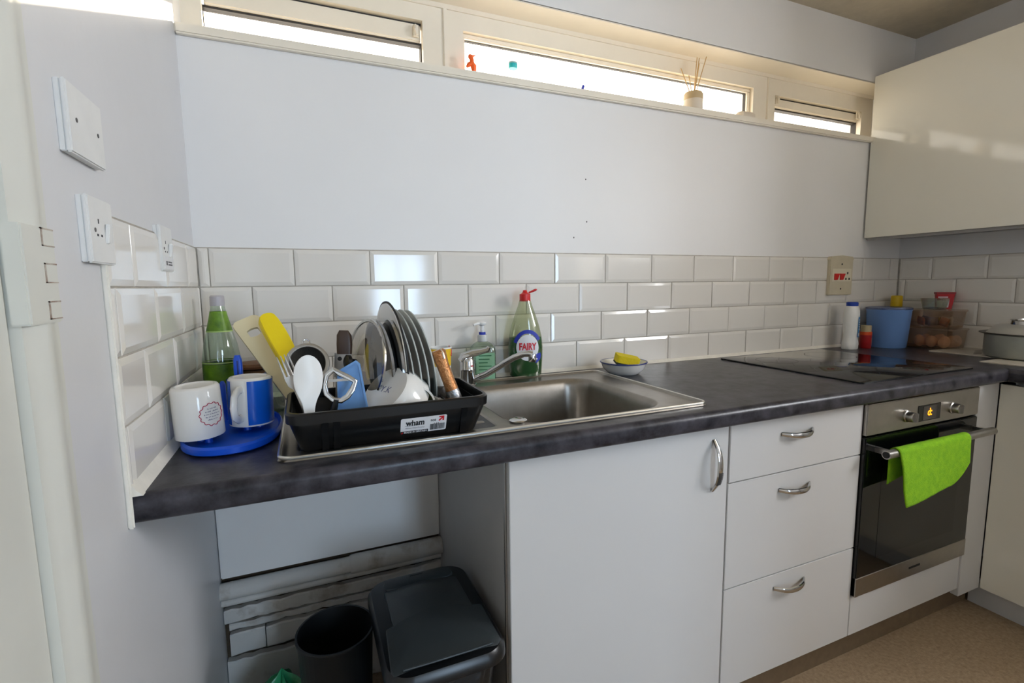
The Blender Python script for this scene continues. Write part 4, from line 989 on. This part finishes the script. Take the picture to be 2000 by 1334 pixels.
obj('lid_frame', MB().loft([rr(0, 0, BW_, BD_, .05, .452, 8), rr(0, 0, BW_+.012, BD_+.012, .05, .458, 8), rr(0, 0, BW_+.010, BD_+.010, .05, .474, 8), rr(0, 0, BW_-.004, BD_-.004, .046, .484, 8), rr(0, 0, BW_-.05, BD_-.05, .035, .487, 8)]), BLACKP, bn)
def lidpt(u, v):
    x = (-.5+u)*(.198 if v > .25 else .198); y = -.150+.262*v
    return (x, y, .4895+.012*math.sin(PI*min(1, v*.9+.05))-.008*(2*u-1)**2-(.010*max(0, (.08-v)/.08)**2))
def flap():
    pts = [(-.108, -.152), (.100, -.152), (.112, -.14), (.108, -.03), (.088, -.03), (.088, .108), (.05, .122), (0, .126), (-.05, .122), (-.088, .108), (-.088, -.03), (-.104, -.03), (-.112, -.14)]
    def zz(x, y): return .490+.011*math.cos((y+.02)/.17*PI/2)-.006*(x/.1)**2
    return MB().loft([[(x, y, .484) for x, y in pts], [(x, y, zz(x, y)-.003) for x, y in pts], [(x*.975, y*.975, zz(x, y)) for x, y in pts], [(x*.5, y*.5, zz(x*.5, y*.5)) for x, y in pts], [(x*.05, y*.05, zz(0, 0)) for x, y in pts]])
obj('swing_flap', flap(), BLACKB, bn, smooth=50)
obj('back_hood', MB().loft([rr(0, .132, .17, .05, .02, .486), rr(0, .132, .165, .046, .02, .492), rr(0, .132, .12, .028, .013, .495)]), BLACKB, bn)
obj('hinge_slot', MB().box(-.02, .012, .140, .143, .4945, .4955), INK, bn, smooth=0)
obj('front_ridge', MB().sweep([(-.09, -.150, .4905), (-.04, -.154, .4925), (.04, -.154, .4925), (.09, -.150, .4905)], .0022, n=8), BLACKB, bn)
bu = thing('waste_bucket', 'small round black bucket standing left of the lidded bin', 'bucket', (.279, -.362, 0))
obj('bucket', MB().lathe([(.062, 0), (.065, .003), (.083, .415), (.0865, .418), (.0865, .424), (.082, .424), (.063, .008), (.001, .006)], 40), mat('matt_black_plastic', (13, 14, 16), .5), bu, smooth=50)
b = MB()
def bag(u, v):
    a = 2*PI*u; r = (.075*math.sin(PI*min(1, v*1.05))**.5)*(1+.18*math.sin(7*a+5*v)+.12*math.sin(13*a-9*v))
    return (r*math.cos(a), .75*r*math.sin(a), .225*v*(1+.10*math.sin(5*a+2)))
tag(obj('carrier_bag', b.grid(bag, 48, 18), mat('green_bag', (22, 120, 74), .3, rgb2=(60, 160, 110), vscale=18, bump=.5, bscale=60), loc=(.150, -.205, 0), smooth=25), 'crumpled green plastic carrier bag on the floor behind the small bucket', 'bag')
